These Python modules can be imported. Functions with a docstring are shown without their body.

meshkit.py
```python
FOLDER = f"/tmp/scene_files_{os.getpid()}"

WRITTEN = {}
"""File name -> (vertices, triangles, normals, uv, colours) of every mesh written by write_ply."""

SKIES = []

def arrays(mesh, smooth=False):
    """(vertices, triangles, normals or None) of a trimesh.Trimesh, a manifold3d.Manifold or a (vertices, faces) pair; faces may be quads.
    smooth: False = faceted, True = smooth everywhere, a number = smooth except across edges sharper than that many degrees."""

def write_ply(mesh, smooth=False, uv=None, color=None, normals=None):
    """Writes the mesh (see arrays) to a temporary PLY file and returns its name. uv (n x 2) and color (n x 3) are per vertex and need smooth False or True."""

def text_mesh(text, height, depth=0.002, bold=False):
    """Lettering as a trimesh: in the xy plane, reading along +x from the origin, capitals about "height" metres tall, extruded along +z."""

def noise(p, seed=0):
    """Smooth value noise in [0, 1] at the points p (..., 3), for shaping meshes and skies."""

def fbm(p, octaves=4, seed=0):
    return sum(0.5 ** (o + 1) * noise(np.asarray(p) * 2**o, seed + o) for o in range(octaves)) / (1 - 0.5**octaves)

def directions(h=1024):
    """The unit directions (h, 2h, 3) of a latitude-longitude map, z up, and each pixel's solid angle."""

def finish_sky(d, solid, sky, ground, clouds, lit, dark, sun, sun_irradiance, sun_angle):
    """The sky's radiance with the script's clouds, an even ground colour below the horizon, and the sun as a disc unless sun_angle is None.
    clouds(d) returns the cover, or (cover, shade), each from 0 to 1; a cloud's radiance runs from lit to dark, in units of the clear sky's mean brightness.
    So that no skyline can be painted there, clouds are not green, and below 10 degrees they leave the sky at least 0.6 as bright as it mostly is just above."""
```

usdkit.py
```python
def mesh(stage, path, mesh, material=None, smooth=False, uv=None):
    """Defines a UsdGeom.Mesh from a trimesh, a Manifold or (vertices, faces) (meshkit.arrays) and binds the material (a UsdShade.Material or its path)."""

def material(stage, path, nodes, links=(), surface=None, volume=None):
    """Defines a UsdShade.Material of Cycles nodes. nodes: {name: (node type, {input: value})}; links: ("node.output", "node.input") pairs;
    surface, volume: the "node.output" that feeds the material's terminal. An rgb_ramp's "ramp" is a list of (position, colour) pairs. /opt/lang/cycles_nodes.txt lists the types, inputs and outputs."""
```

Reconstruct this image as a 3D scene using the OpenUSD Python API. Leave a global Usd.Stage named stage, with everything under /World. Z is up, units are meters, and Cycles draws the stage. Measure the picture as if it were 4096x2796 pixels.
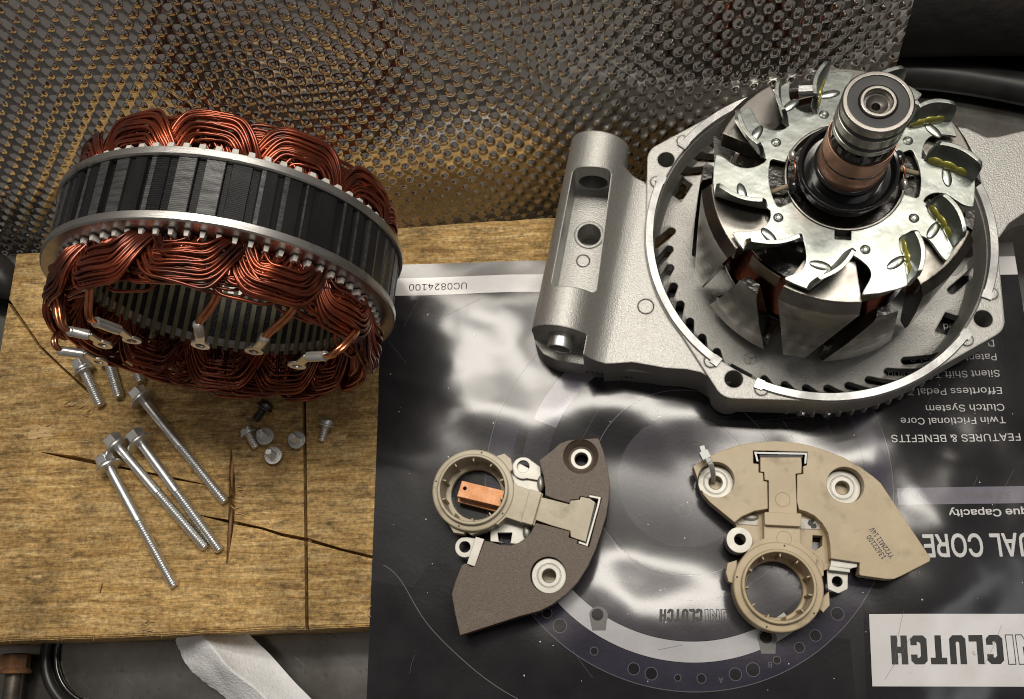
import math, random
import numpy as np, trimesh, usdkit, meshkit
from pxr import Usd, UsdGeom, UsdLux, UsdShade, Gf, Sdf
from shapely.geometry import Polygon, Point, box as sbox, LineString
from shapely import affinity
from shapely.ops import unary_union
import manifold3d as m3
from manifold3d import Manifold, CrossSection

rng = np.random.default_rng(7)
random.seed(7)
stage = Usd.Stage.CreateInMemory()
UsdGeom.SetStageUpAxis(stage, UsdGeom.Tokens.z)
UsdGeom.SetStageMetersPerUnit(stage, 1.0)
UsdGeom.Xform.Define(stage, '/World')
UsdGeom.Scope.Define(stage, '/World/Looks')

# ------------------------------------------------------------------ camera, lamps, exposure
CP = np.array([0.03903, -0.13680, 0.41636])
CR = np.array([0.99558, -0.00213, -0.09391]); CU = np.array([0.03118, 0.95041, 0.30932]); CF = np.array([-0.08860, 0.31090, -0.94630])
cam = UsdGeom.Camera.Define(stage, '/World/camera')
CF = CF / np.linalg.norm(CF); CR = CR - CF * (CR @ CF); CR /= np.linalg.norm(CR); CU = np.cross(CR, CF)
M = np.eye(4); M[0, :3] = CR; M[1, :3] = CU; M[2, :3] = -CF; M[3, :3] = CP
cam.AddTransformOp().Set(Gf.Matrix4d(*M.ravel().tolist()))
cam.CreateHorizontalApertureAttr(36.0); cam.CreateVerticalApertureAttr(36.0 * 699 / 1024); cam.CreateFocalLengthAttr(36.0 * 4128 / 4096)
cam.CreateClippingRangeAttr(Gf.Vec2f(0.01, 50))
cam.CreateExposureAttr(0.5)

dome = UsdLux.DomeLight.Define(stage, '/World/room_light')          # dim bounce of the dark workshop
dome.CreateIntensityAttr(0.027); dome.CreateColorAttr(Gf.Vec3f(1.0, 0.90, 0.82))

def lamp(name, pos, target, w, h, power, col):
    l = UsdLux.RectLight.Define(stage, '/World/' + name)
    l.CreateWidthAttr(w); l.CreateHeightAttr(h); l.CreateIntensityAttr(power); l.CreateColorAttr(Gf.Vec3f(*col))
    p = np.array(pos, float); f = np.array(target, float) - p; f /= np.linalg.norm(f)
    x = np.cross(f, [0, 0, 1.0]); x = x / np.linalg.norm(x) if np.linalg.norm(x) > 1e-6 else np.array([1.0, 0, 0]); y = np.cross(x, f)
    m = np.eye(4); m[0, :3] = x; m[1, :3] = y; m[2, :3] = -f; m[3, :3] = p
    l.AddTransformOp().Set(Gf.Matrix4d(*m.ravel().tolist()))
lamp('bench_lamp', (-0.05, 0.37, 1.05), (-0.03, 0.0, 0), 1.2, 0.08, 10.0, (1.0, 0.93, 0.82))
lamp('second_bench_lamp', (0.08, 0.20, 1.05), (0.04, 0.0, 0), 0.76, 0.10, 17.5, (1.0, 0.94, 0.85))
lamp('ceiling_lamp', (0.75, -0.45, 1.9), (0, 0, 0), 1.2, 0.12, 2.2, (0.95, 0.97, 1.0))

# ------------------------------------------------------------------ materials
def mat(name, color, rough=0.5, metal=0.0, col2=None, nscale=200.0, ndetail=4.0, nramp=(0.35, 0.65), stretch=(1, 1, 1), bump=0.0, bscale=1500.0, bdist=0.0003,
        coat=0.0, coat_rough=0.1, bevel=0.0, rough2=None, local=False, spec=0.5, trans=0.0, aniso=0.0, wave=None, dirt=None, coat_tint=None):
    n = {'p': ('principled_bsdf', {'base_color': color, 'roughness': rough, 'metallic': metal, 'coat_weight': coat, 'coat_roughness': coat_rough, 'specular_ior_level': spec,
                                   'transmission_weight': trans})}
    if coat_tint: n['p'][1]['coat_tint'] = coat_tint
    L = []
    n['geo'] = ('texture_coordinate', {}) if local else ('geometry', {})
    src = 'geo.object' if local else 'geo.position'
    n['map'] = ('mapping', {'scale': stretch}); L.append((src, 'map.vector'))
    col_out = None
    if col2 is not None:
        n['n1'] = ('noise_texture', {'scale': nscale, 'detail': ndetail, 'roughness': 0.6}); L.append(('map.vector', 'n1.vector'))
        n['r1'] = ('rgb_ramp', {'ramp': [(nramp[0], color), (nramp[1], col2)]}); L.append(('n1.fac', 'r1.fac'))
        col_out = 'r1.color'
        if rough2 is not None:
            n['rr'] = ('map_range', {'from_min': nramp[0], 'from_max': nramp[1], 'to_min': rough, 'to_max': rough2, 'clamp': True}); L += [('n1.fac', 'rr.value'), ('rr.result', 'p.roughness')]
    if dirt is not None:                                             # (colour, scale, lo, hi)
        dc, ds, lo, hi = dirt
        n['n2'] = ('noise_texture', {'scale': ds, 'detail': 6.0, 'roughness': 0.65}); L.append((src, 'n2.vector'))
        n['r2'] = ('map_range', {'from_min': lo, 'from_max': hi, 'to_min': 0.0, 'to_max': 1.0, 'clamp': True}); L.append(('n2.fac', 'r2.value'))
        n['mx'] = ('mix', {'mix_type': 'mix', 'color1': color, 'color2': dc}); L.append(('r2.result', 'mx.fac'))
        if col_out: L.append((col_out, 'mx.color1'))
        col_out = 'mx.color'
    if col_out: L.append((col_out, 'p.base_color'))
    nrm = None
    if bevel:
        n['bv'] = ('bevel', {'samples': 4, 'radius': bevel}); nrm = 'bv.bevel'
    if bump:
        n['nb'] = ('noise_texture', {'scale': bscale, 'detail': 3.0}); L.append(('map.vector', 'nb.vector'))
        n['bp'] = ('bump', {'strength': bump, 'distance': bdist}); L.append(('nb.fac', 'bp.height'))
        if nrm: L.append((nrm, 'bp.normal'))
        nrm = 'bp.normal'
    if wave is not None:                                             # (scale, axis, strength, distance)
        n['sx'] = ('separate_xyz', {}); L.append((src, 'sx.vector'))
        n['ml'] = ('math', {'math_type': 'multiply', 'value2': wave[0]}); L.append(('sx.' + wave[1], 'ml.value1'))
        n['sn'] = ('math', {'math_type': 'sine'}); L.append(('ml.value', 'sn.value1'))
        n['bw'] = ('bump', {'strength': wave[2], 'distance': wave[3]}); L.append(('sn.value', 'bw.height'))
        if nrm: L.append((nrm, 'bw.normal'))
        nrm = 'bw.normal'
    if nrm: L.append((nrm, 'p.normal'))
    return usdkit.material(stage, '/World/Looks/' + name, n, L, surface='p.BSDF')

M_ = {}
M_['cast'] = mat('cast_aluminium', (0.42, 0.415, 0.395), 0.48, 0.75, (0.50, 0.495, 0.47), 900, bump=0.42, bscale=1700, bdist=0.0005, bevel=0.0009, dirt=((0.36, 0.34, 0.29), 60, 0.58, 0.8))
M_['machined'] = mat('machined_aluminium', (0.52, 0.52, 0.51), 0.38, 1.0, (0.33, 0.33, 0.33), 55, rough2=0.52, bump=0.3, bscale=900, bdist=0.0002)
M_['ring_metal'] = mat('turned_steel', (0.72, 0.71, 0.69), 0.30, 1.0, (0.42, 0.41, 0.39), 60, stretch=(1, 1, 8), rough2=0.42, bump=0.2, bscale=500, bdist=0.0002, dirt=((0.2, 0.18, 0.16), 70, 0.55, 0.75), local=True)
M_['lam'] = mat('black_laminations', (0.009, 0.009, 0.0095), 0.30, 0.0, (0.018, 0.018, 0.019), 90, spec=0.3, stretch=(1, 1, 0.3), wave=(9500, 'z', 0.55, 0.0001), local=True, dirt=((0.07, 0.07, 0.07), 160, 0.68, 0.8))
M_['lam_edge'] = mat('grey_laminations', (0.11, 0.11, 0.112), 0.38, 0.8, (0.24, 0.24, 0.24), 120, stretch=(1, 1, 6), wave=(9500, 'z', 0.8, 0.0001), local=True)
M_['copper_wire'] = mat('varnished_copper_wire', (0.47, 0.108, 0.043), 0.26, 0.92, (0.25, 0.052, 0.026), 110, coat=0.6, coat_rough=0.08, rough2=0.34, dirt=((0.075, 0.024, 0.016), 62, 0.44, 0.66))
M_['coil_wire'] = mat('dark_field_coil_wire', (0.42, 0.115, 0.05), 0.25, 0.9, (0.12, 0.03, 0.015), 60, coat=0.6, coat_rough=0.08)
M_['copper_lead'] = mat('bare_copper_lead', (0.78, 0.34, 0.17), 0.26, 1.0, (0.55, 0.2, 0.09), 300, coat=0.4)
M_['copper_ring'] = mat('slip_ring_copper', (0.86, 0.52, 0.38), 0.34, 1.0, (0.66, 0.36, 0.25), 220, stretch=(0.6, 0.6, 7), rough2=0.4, bump=0.15, bscale=700)
M_['tin'] = mat('tinned_metal', (0.80, 0.80, 0.78), 0.30, 0.8, (0.66, 0.66, 0.63), 260, bump=0.12, bscale=600, bdist=0.0003, bevel=0.0003)
M_['plated'] = mat('dull_zinc_plate', (0.50, 0.49, 0.45), 0.50, 0.8, (0.42, 0.41, 0.37), 160, bump=0.08, bscale=700, bdist=0.0002, bevel=0.0004)
M_['zinc'] = mat('zinc_plated_steel', (0.82, 0.83, 0.83), 0.36, 1.0, (0.66, 0.67, 0.66), 400, rough2=0.46, bump=0.12, bscale=1500, bevel=0.00025)
M_['zinc_dark'] = mat('blackened_screw', (0.12, 0.12, 0.12), 0.3, 1.0, bevel=0.0002)
M_['liner'] = mat('white_slot_liner', (0.72, 0.70, 0.66), 0.5, 0.0, (0.58, 0.55, 0.5), 300, bevel=0.0004)
M_['wedge'] = mat('slot_wedge', (0.20, 0.19, 0.115), 0.5, 0.0, (0.15, 0.14, 0.08), 200)
M_['fan'] = mat('zinc_plated_fan', (0.38, 0.405, 0.39), 0.24, 0.97, (0.31, 0.33, 0.30), 90, rough2=0.32, bump=0.3, bscale=110, bdist=0.0006, bevel=0.0004, dirt=((0.36, 0.36, 0.26), 95, 0.62, 0.76))
M_['varnish'] = mat('yellow_varnish', (0.50, 0.47, 0.10), 0.10, 0.25, (0.36, 0.33, 0.05), 200, coat=1.0, coat_rough=0.03)
M_['pole'] = mat('machined_pole_steel', (0.36, 0.345, 0.32), 0.23, 1.0, (0.24, 0.225, 0.20), 80, stretch=(1, 1, 2), rough2=0.34, bump=0.03, bscale=300, bevel=0.0006, dirt=((0.10, 0.09, 0.075), 55, 0.56, 0.72))
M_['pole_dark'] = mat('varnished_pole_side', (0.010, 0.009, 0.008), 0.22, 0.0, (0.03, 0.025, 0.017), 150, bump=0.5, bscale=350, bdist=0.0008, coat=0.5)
M_['black_gloss'] = mat('black_moulding', (0.012, 0.012, 0.013), 0.16, 0.0, coat=0.6, bump=0.1, bscale=300, bevel=0.0003)
M_['black_matte'] = mat('black_rubber_seal', (0.022, 0.023, 0.025), 0.42, 0.0, (0.03, 0.03, 0.032), 200)
M_['race'] = mat('bearing_steel', (0.50, 0.48, 0.44), 0.22, 1.0, (0.36, 0.34, 0.31), 140, stretch=(1, 1, 0.15), rough2=0.32, bevel=0.0003)
M_['shaft_dark'] = mat('shaft_end_steel', (0.16, 0.15, 0.14), 0.4, 0.9, (0.26, 0.25, 0.23), 300, bump=0.4, bscale=500)
M_['paper_wrap'] = mat('coil_paper', (0.36, 0.31, 0.21), 0.5, 0.0, (0.26, 0.2, 0.12), 200)
M_['brown'] = mat('brown_moulding', (0.092, 0.063, 0.045), 0.50, 0.0, (0.14, 0.102, 0.075), 1600, ndetail=2, bump=0.35, bscale=2200, bdist=0.00025, bevel=0.0005, dirt=((0.17, 0.14, 0.115), 110, 0.60, 0.80))
M_['beige'] = mat('beige_moulding', (0.46, 0.365, 0.225), 0.42, 0.0, (0.54, 0.44, 0.285), 70, bump=0.18, bscale=400, bdist=0.0003, bevel=0.0005, dirt=((0.21, 0.155, 0.085), 85, 0.56, 0.8))
M_['olive'] = mat('olive_beige_moulding', (0.43, 0.37, 0.25), 0.36, 0.0, (0.54, 0.48, 0.35), 60, bump=0.12, bscale=500, bdist=0.0003, bevel=0.0005, dirt=((0.16, 0.12, 0.06), 80, 0.56, 0.8))
M_['carbon'] = mat('copper_carbon_brush', (0.42, 0.19, 0.085), 0.48, 0.7, (0.50, 0.26, 0.14), 300, bump=0.15, bscale=1500, bevel=0.0003, dirt=((0.6, 0.42, 0.32), 160, 0.58, 0.7))
M_['ink_dark'] = mat('marking_ink', (0.028, 0.024, 0.05), 0.5)
M_['ink_black'] = mat('stamp_ink', (0.02, 0.02, 0.02), 0.5)
M_['nylon'] = mat('nylon_tie', (0.62, 0.65, 0.63), 0.35, 0.0, spec=0.5, bevel=0.0003)
GL = dict(coat=1.0, coat_rough=0.14, spec=0.05, bump=0.30, bscale=650, bdist=0.0003)
M_['pr_black'] = mat('leaflet_black', (0.011, 0.0105, 0.0125), 0.30, 0.0, (0.019, 0.018, 0.021), 60, **GL)
M_['pr_dark'] = mat('leaflet_charcoal', (0.016, 0.0155, 0.017), 0.30, 0.0, (0.030, 0.029, 0.032), 30, **GL)
M_['pr_disc'] = mat('leaflet_disc_grey', (0.034, 0.032, 0.039), 0.30, 0.0, (0.065, 0.060, 0.072), 26, **GL)
M_['pr_purple'] = mat('leaflet_dark_violet', (0.026, 0.023, 0.040), 0.30, 0.0, (0.044, 0.040, 0.062), 50, **GL)
M_['pr_lav'] = mat('leaflet_lavender_grey', (0.15, 0.14, 0.18), 0.30, 0.0, (0.22, 0.205, 0.25), 40, **GL)
M_['pr_silver'] = mat('leaflet_silver', (0.45, 0.45, 0.47), 0.30, 0.0, (0.56, 0.56, 0.58), 40, **GL)
M_['pr_grey'] = mat('leaflet_grey', (0.19, 0.185, 0.18), 0.30, 0.0, **GL)
M_['pr_white'] = mat('leaflet_white', (0.74, 0.73, 0.74), 0.32, 0.0, (0.70, 0.69, 0.69), 80, dirt=((0.42, 0.39, 0.34), 300, 0.66, 0.78), **GL)
M_['pr_text'] = mat('leaflet_white_ink', (0.66, 0.66, 0.66), 0.32, 0.0, **GL)
M_['pr_line'] = mat('leaflet_pale_line', (0.15, 0.145, 0.16), 0.32, 0.0, **GL)
M_['towel'] = mat('paper_towel', (0.86, 0.87, 0.88), 0.9, 0.0, (0.78, 0.79, 0.81), 500, bump=0.8, bscale=900, bdist=0.0006)
M_['rust'] = mat('rusty_steel', (0.075, 0.040, 0.024), 0.8, 0.2, (0.21, 0.090, 0.032), 200, bump=0.8, bscale=500, bdist=0.0006, bevel=0.0006)
M_['oily'] = mat('oily_dark_steel', (0.08, 0.068, 0.055), 0.45, 0.7, (0.14, 0.12, 0.10), 250, bump=0.3, bscale=500)
M_['rubber'] = mat('black_rubber', (0.012, 0.012, 0.012), 0.38, 0.0, (0.03, 0.028, 0.026), 60, bump=0.2, bscale=200)
M_['pipe'] = mat('grimy_pipe', (0.006, 0.0055, 0.005), 0.75, 0.0, (0.03, 0.022, 0.015), 40, nramp=(0.45, 0.75), ndetail=8, bump=0.5, bscale=150, bdist=0.002)
M_['crumb'] = mat('wood_crumb', (0.55, 0.40, 0.2), 0.8)
M_['sheet'] = mat('embossed_mirror_steel', (0.90, 0.875, 0.84), 0.09, 1.0, (0.76, 0.73, 0.69), 45, bump=0.05, bscale=900, bdist=0.0002, rough2=0.16)

def wood(name, c1, c2, c3, dirt):
    n = {'geo': ('geometry', {}), 'm1': ('mapping', {'scale': (38, 520, 520), 'rotation': (0, 0, -0.03)}), 'm2': ('mapping', {'scale': (150, 1500, 1500), 'rotation': (0, 0, -0.03)}), 'm3': ('mapping', {'scale': (90, 240, 240)}),
         'w': ('noise_texture', {'scale': 30.0, 'detail': 2.0}), 'wa': ('mix', {'mix_type': 'add', 'fac': 0.004}),
         'g1': ('noise_texture', {'scale': 1.0, 'detail': 5.0, 'roughness': 0.62, 'distortion': 0.4}), 'g2': ('noise_texture', {'scale': 1.0, 'detail': 4.0, 'roughness': 0.6}),
         'd1': ('noise_texture', {'scale': 1.0, 'detail': 9.0, 'roughness': 0.74, 'distortion': 0.1}), 'd2': ('noise_texture', {'scale': 520.0, 'detail': 6.0, 'roughness': 0.8}), 'd3': ('noise_texture', {'scale': 24.0, 'detail': 8.0, 'roughness': 0.66}),
         'r': ('rgb_ramp', {'ramp': [(0.30, c1), (0.48, c2), (0.68, c3)]}), 'rd': ('map_range', {'from_min': 0.51, 'from_max': 0.68, 'to_min': 0.0, 'to_max': 0.8, 'clamp': True}),
         'rs': ('map_range', {'from_min': 0.34, 'from_max': 0.60, 'to_min': 0.42, 'to_max': 1.12, 'clamp': True}), 'rl': ('map_range', {'from_min': 0.36, 'from_max': 0.60, 'to_min': 0.58, 'to_max': 1.16, 'clamp': True}),
         'mx': ('mix', {'mix_type': 'mix', 'color2': dirt}), 'ms': ('mix', {'mix_type': 'multiply', 'fac': 1.0}), 'ml': ('mix', {'mix_type': 'multiply', 'fac': 1.0}),
         'ad': ('math', {'math_type': 'multiply_add', 'value2': 0.55}), 'bp': ('bump', {'strength': 0.8, 'distance': 0.0009}),
         'rf': ('map_range', {'from_min': 0.35, 'from_max': 0.62, 'to_min': 0.70, 'to_max': 1.12, 'clamp': True}), 'mf': ('mix', {'mix_type': 'multiply', 'fac': 1.0}),
         'p': ('principled_bsdf', {'roughness': 0.72, 'specular_ior_level': 0.3})}
    L = [('geo.position', 'w.vector'), ('geo.position', 'wa.color1'), ('w.color', 'wa.color2'), ('wa.color', 'm1.vector'), ('wa.color', 'm2.vector'), ('geo.position', 'm3.vector'), ('geo.position', 'd2.vector'), ('geo.position', 'd3.vector'),
         ('m1.vector', 'g1.vector'), ('m2.vector', 'g2.vector'), ('m3.vector', 'd1.vector'), ('g1.fac', 'r.fac'), ('d1.fac', 'rd.value'), ('rd.result', 'mx.fac'), ('r.color', 'mx.color1'),
         ('d2.fac', 'rs.value'), ('mx.color', 'ms.color1'), ('rs.result', 'ms.color2'), ('d3.fac', 'rl.value'), ('ms.color', 'ml.color1'), ('rl.result', 'ml.color2'), ('g2.fac', 'rf.value'), ('rf.result', 'mf.color2'), ('ml.color', 'mf.color1'), ('mf.color', 'p.base_color'),
         ('g2.fac', 'ad.value1'), ('d2.fac', 'ad.value3'), ('ad.value', 'bp.height'), ('bp.normal', 'p.normal')]
    return usdkit.material(stage, '/World/Looks/' + name, n, L, surface='p.BSDF')
M_['wood'] = wood('old_board', (0.44, 0.25, 0.082), (0.66, 0.42, 0.16), (0.84, 0.60, 0.28), (0.075, 0.055, 0.034))
M_['fresh_wood'] = mat('fresh_wood', (0.70, 0.50, 0.24), 0.7, 0.0, (0.36, 0.22, 0.09), 900, stretch=(0.12, 1, 1), bump=0.6, bscale=600, bdist=0.0006)
M_['split_wood'] = mat('split_wood', (0.16, 0.075, 0.028), 0.7, 0.0, (0.30, 0.15, 0.055), 400, stretch=(1, 0.15, 1), bump=0.6, bscale=600, bdist=0.0006)

def bench_mat():
    n = {'geo': ('geometry', {}), 'a': ('noise_texture', {'scale': 26.0, 'detail': 6.0, 'roughness': 0.65}), 'r': ('rgb_ramp', {'ramp': [(0.3, (0.16, 0.145, 0.125)), (0.5, (0.29, 0.28, 0.265)), (0.72, (0.42, 0.41, 0.39))]}),
         'd': ('noise_texture', {'scale': 210.0, 'detail': 6.0, 'roughness': 0.7}), 'rd': ('map_range', {'from_min': 0.58, 'from_max': 0.72, 'to_min': 0.0, 'to_max': 0.7, 'clamp': True}), 'mx': ('mix', {'mix_type': 'mix', 'color2': (0.09, 0.07, 0.05)}),
         'm1': ('mapping', {'mapping_type': 'texture', 'scale': (0.02, 0.0013, 1), 'rotation': (0, 0, 0.95)}), 's1': ('noise_texture', {'scale': 1.0, 'detail': 3.0}), 'm2': ('mapping', {'mapping_type': 'texture', 'scale': (0.016, 0.0011, 1), 'rotation': (0, 0, -0.7)}), 's2': ('noise_texture', {'scale': 1.0, 'detail': 3.0}),
         'mm': ('math', {'math_type': 'maximum'}), 'rs': ('map_range', {'from_min': 0.66, 'from_max': 0.76, 'to_min': 0.0, 'to_max': 1.0, 'clamp': True}), 'bp': ('bump', {'strength': 0.12, 'distance': 0.0002, 'invert': True}),
         'p': ('principled_bsdf', {'metallic': 1.0, 'roughness': 0.25})}
    L = [('geo.position', 'a.vector'), ('a.fac', 'r.fac'), ('geo.position', 'd.vector'), ('d.fac', 'rd.value'), ('rd.result', 'mx.fac'), ('r.color', 'mx.color1'), ('mx.color', 'p.base_color'),
         ('geo.position', 'm1.vector'), ('geo.position', 'm2.vector'), ('m1.vector', 's1.vector'), ('m2.vector', 's2.vector'), ('s1.fac', 'mm.value1'), ('s2.fac', 'mm.value2'), ('mm.value', 'rs.value'), ('rs.result', 'bp.height'), ('bp.normal', 'p.normal')]
    return usdkit.material(stage, '/World/Looks/steel_bench', n, L, surface='p.BSDF')
M_['bench'] = bench_mat()

# ------------------------------------------------------------------ scene helpers (all lengths below in millimetres)
used = {}
def numbered(path):
    k = used.get(path, -1) + 1; used[path] = k
    return path if k == 0 else f'{path}_{k:03d}'
def setdata(p, label=None, cat=None, group=None, kind=None):
    for k, v in (('label', label), ('category', cat), ('group', group), ('kind', kind)):
        if v: p.SetCustomDataByKey(k, v)
def thing(name, label, cat, loc=(0, 0, 0), frame=None, group=None):
    x = UsdGeom.Xform.Define(stage, numbered('/World/' + name))
    m = np.eye(4)
    if frame is not None: m[:3, :3] = np.asarray(frame)              # rows: the local axes in the world
    m[3, :3] = np.array(loc) * 0.001
    x.AddTransformOp().Set(Gf.Matrix4d(*m.ravel().tolist()))
    p = x.GetPrim(); setdata(p, label, cat, group)
    return p
OFF = {}
def part(parent, name, mesh, m, smooth=30, label=None, kind=None, off=None):
    """a mesh under parent; off is subtracted from the vertices (for things modelled in world coordinates)"""
    base = str(parent.GetPath()) if parent else '/World'
    path = numbered(base + '/' + name)
    v, f, _ = meshkit.arrays(mesh, False)
    o = OFF.get(base, None)
    if o is not None: v = v - o; OFF[path] = o
    g = usdkit.mesh(stage, path, (v * 0.001, f), M_[m], smooth=smooth)
    p = g.GetPrim(); setdata(p, label, kind=kind)
    return p
def wthing(name, label, cat, loc, group=None):                      # a thing whose parts are given in world coordinates
    p = thing(name, label, cat, loc, None, group); OFF[str(p.GetPath())] = np.array(loc, float); return p
def solo(name, mesh, m, label, cat, group=None, kind=None, smooth=30):
    p = part(None, name, mesh, m, smooth); setdata(p, label, cat, group, kind); return p
def copy_of(src, loc, frame, label, group=None):
    x = UsdGeom.Xform.Define(stage, numbered('/World/' + src.GetName().rstrip('0123456789').rstrip('_')))
    m = np.eye(4); m[:3, :3] = np.asarray(frame); m[3, :3] = np.array(loc) * 0.001
    p = x.GetPrim()
    p.GetReferences().AddInternalReference(src.GetPath()); p.SetInstanceable(True)
    UsdGeom.Xformable(p).GetOrderedXformOps()[0].Set(Gf.Matrix4d(*m.ravel().tolist())) if UsdGeom.Xformable(p).GetOrderedXformOps() else x.AddTransformOp().Set(Gf.Matrix4d(*m.ravel().tolist()))
    was = src.GetCustomData()
    setdata(p, label, was.get('category'), group or was.get('group'))
    return p

cat_ = trimesh.util.concatenate
def T(v, f): return trimesh.Trimesh(np.asarray(v, float), np.asarray(f, int), process=False)
def quads(f): f = np.asarray(f); return np.vstack([f[:, [0, 1, 2]], f[:, [0, 2, 3]]])
def prism(poly, z0, z1):
    poly = poly if not isinstance(poly, (list, tuple, np.ndarray)) else Polygon(poly)
    poly = poly.buffer(0)
    ms = []
    for g in getattr(poly, 'geoms', [poly]):
        m = trimesh.creation.extrude_polygon(g, z1 - z0, engine='earcut'); m.apply_translation([0, 0, z0]); ms.append(m)
    return cat_(ms)
def lathe(prof, n=64, closed=False, a0=0, a1=2 * math.pi):
    """profile [(r, z)] turned about z"""
    p = np.asarray(prof, float); k = len(p); full = abs(a1 - a0 - 2 * math.pi) < 1e-6
    a = np.linspace(a0, a1, n + 1)[:n if full else None]; na = len(a)
    v = np.stack([np.outer(np.cos(a), p[:, 0]), np.outer(np.sin(a), p[:, 0]), np.tile(p[:, 1], (na, 1))], -1).reshape(-1, 3)
    f = []
    kk = k if closed else k - 1
    for i in range(na if full else na - 1):
        j = (i + 1) % na
        for q in range(kk):
            q2 = (q + 1) % k
            f.append((i * k + q, j * k + q, j * k + q2, i * k + q2))
    return T(v, quads(f))
def tube(path, r, n=6, cap=True):
    p = np.asarray(path, float); k = len(p); rr = np.broadcast_to(r, (k,))
    t = np.gradient(p, axis=0); t /= np.maximum(np.linalg.norm(t, axis=1, keepdims=True), 1e-9)
    u = np.cross(t[0], [0, 0, 1.0]);
    if np.linalg.norm(u) < 1e-3: u = np.cross(t[0], [1.0, 0, 0])
    us = []
    for i in range(k):
        u = u - t[i] * (u @ t[i]); u /= np.linalg.norm(u); us.append(u)
    us = np.array(us); w = np.cross(t, us)
    a = np.linspace(0, 2 * np.pi, n, endpoint=False)
    v = (p[:, None] + rr[:, None, None] * (np.cos(a)[None, :, None] * us[:, None] + np.sin(a)[None, :, None] * w[:, None])).reshape(-1, 3)
    i, j = np.meshgrid(np.arange(k - 1), np.arange(n), indexing='ij'); j2 = (j + 1) % n
    f = quads(np.stack([i * n + j, i * n + j2, (i + 1) * n + j2, (i + 1) * n + j], -1).reshape(-1, 4))
    if cap:
        v = np.vstack([v, p[:1], p[-1:]]); c0, c1 = k * n, k * n + 1
        f = np.vstack([f, [(c0, (q + 1) % n, q) for q in range(n)], [(c1, (k - 1) * n + q, (k - 1) * n + (q + 1) % n) for q in range(n)]])
    return T(v, f)
def box(c, s, rz=0.0):
    m = trimesh.creation.box(s); m.apply_transform(trimesh.transformations.rotation_matrix(rz, [0, 0, 1])); m.apply_translation(c); return m
def cyl(c, r, z0, z1, n=40):
    m = trimesh.creation.cylinder(r, z1 - z0, sections=n); m.apply_translation([c[0], c[1], (z0 + z1) / 2]); return m
def moved(m, d): m = m.copy(); m.apply_translation(d); return m
def spline(pts, n=24):
    from scipy.interpolate import CubicSpline
    p = np.asarray(pts, float); d = np.r_[0, np.cumsum(np.maximum(np.linalg.norm(np.diff(p, axis=0), axis=1), 1e-6))]
    return CubicSpline(d, p, axis=0)(np.linspace(0, d[-1], n))
def man(t): return Manifold(m3.Mesh(vert_properties=np.asarray(t.vertices, np.float32), tri_verts=np.asarray(t.faces, np.uint32)))
def mex(pts, z0, z1):
    pts = np.asarray(pts, float)
    if Polygon(pts).exterior.is_ccw is False: pts = pts[::-1]
    return Manifold.extrude(CrossSection([pts]), z1 - z0).translate([0, 0, z0])
def mcyl(x, y, r, z0, z1, n=40, r2=None): return Manifold.cylinder(z1 - z0, r, r if r2 is None else r2, n).translate([x, y, z0])
def mrot(poly, n=128): return Manifold.revolve(CrossSection([np.asarray(poly, float)]), n)
def axis_frame(d, up=(0, 0, 1)):
    """rows x, y, z with z along d"""
    z = np.asarray(d, float); z /= np.linalg.norm(z); x = np.cross(up, z); x /= np.linalg.norm(x); return np.array([x, np.cross(z, x), z])
def rounded(pts, r): return Polygon(pts).buffer(-r).buffer(2 * r).buffer(-r)

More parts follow.
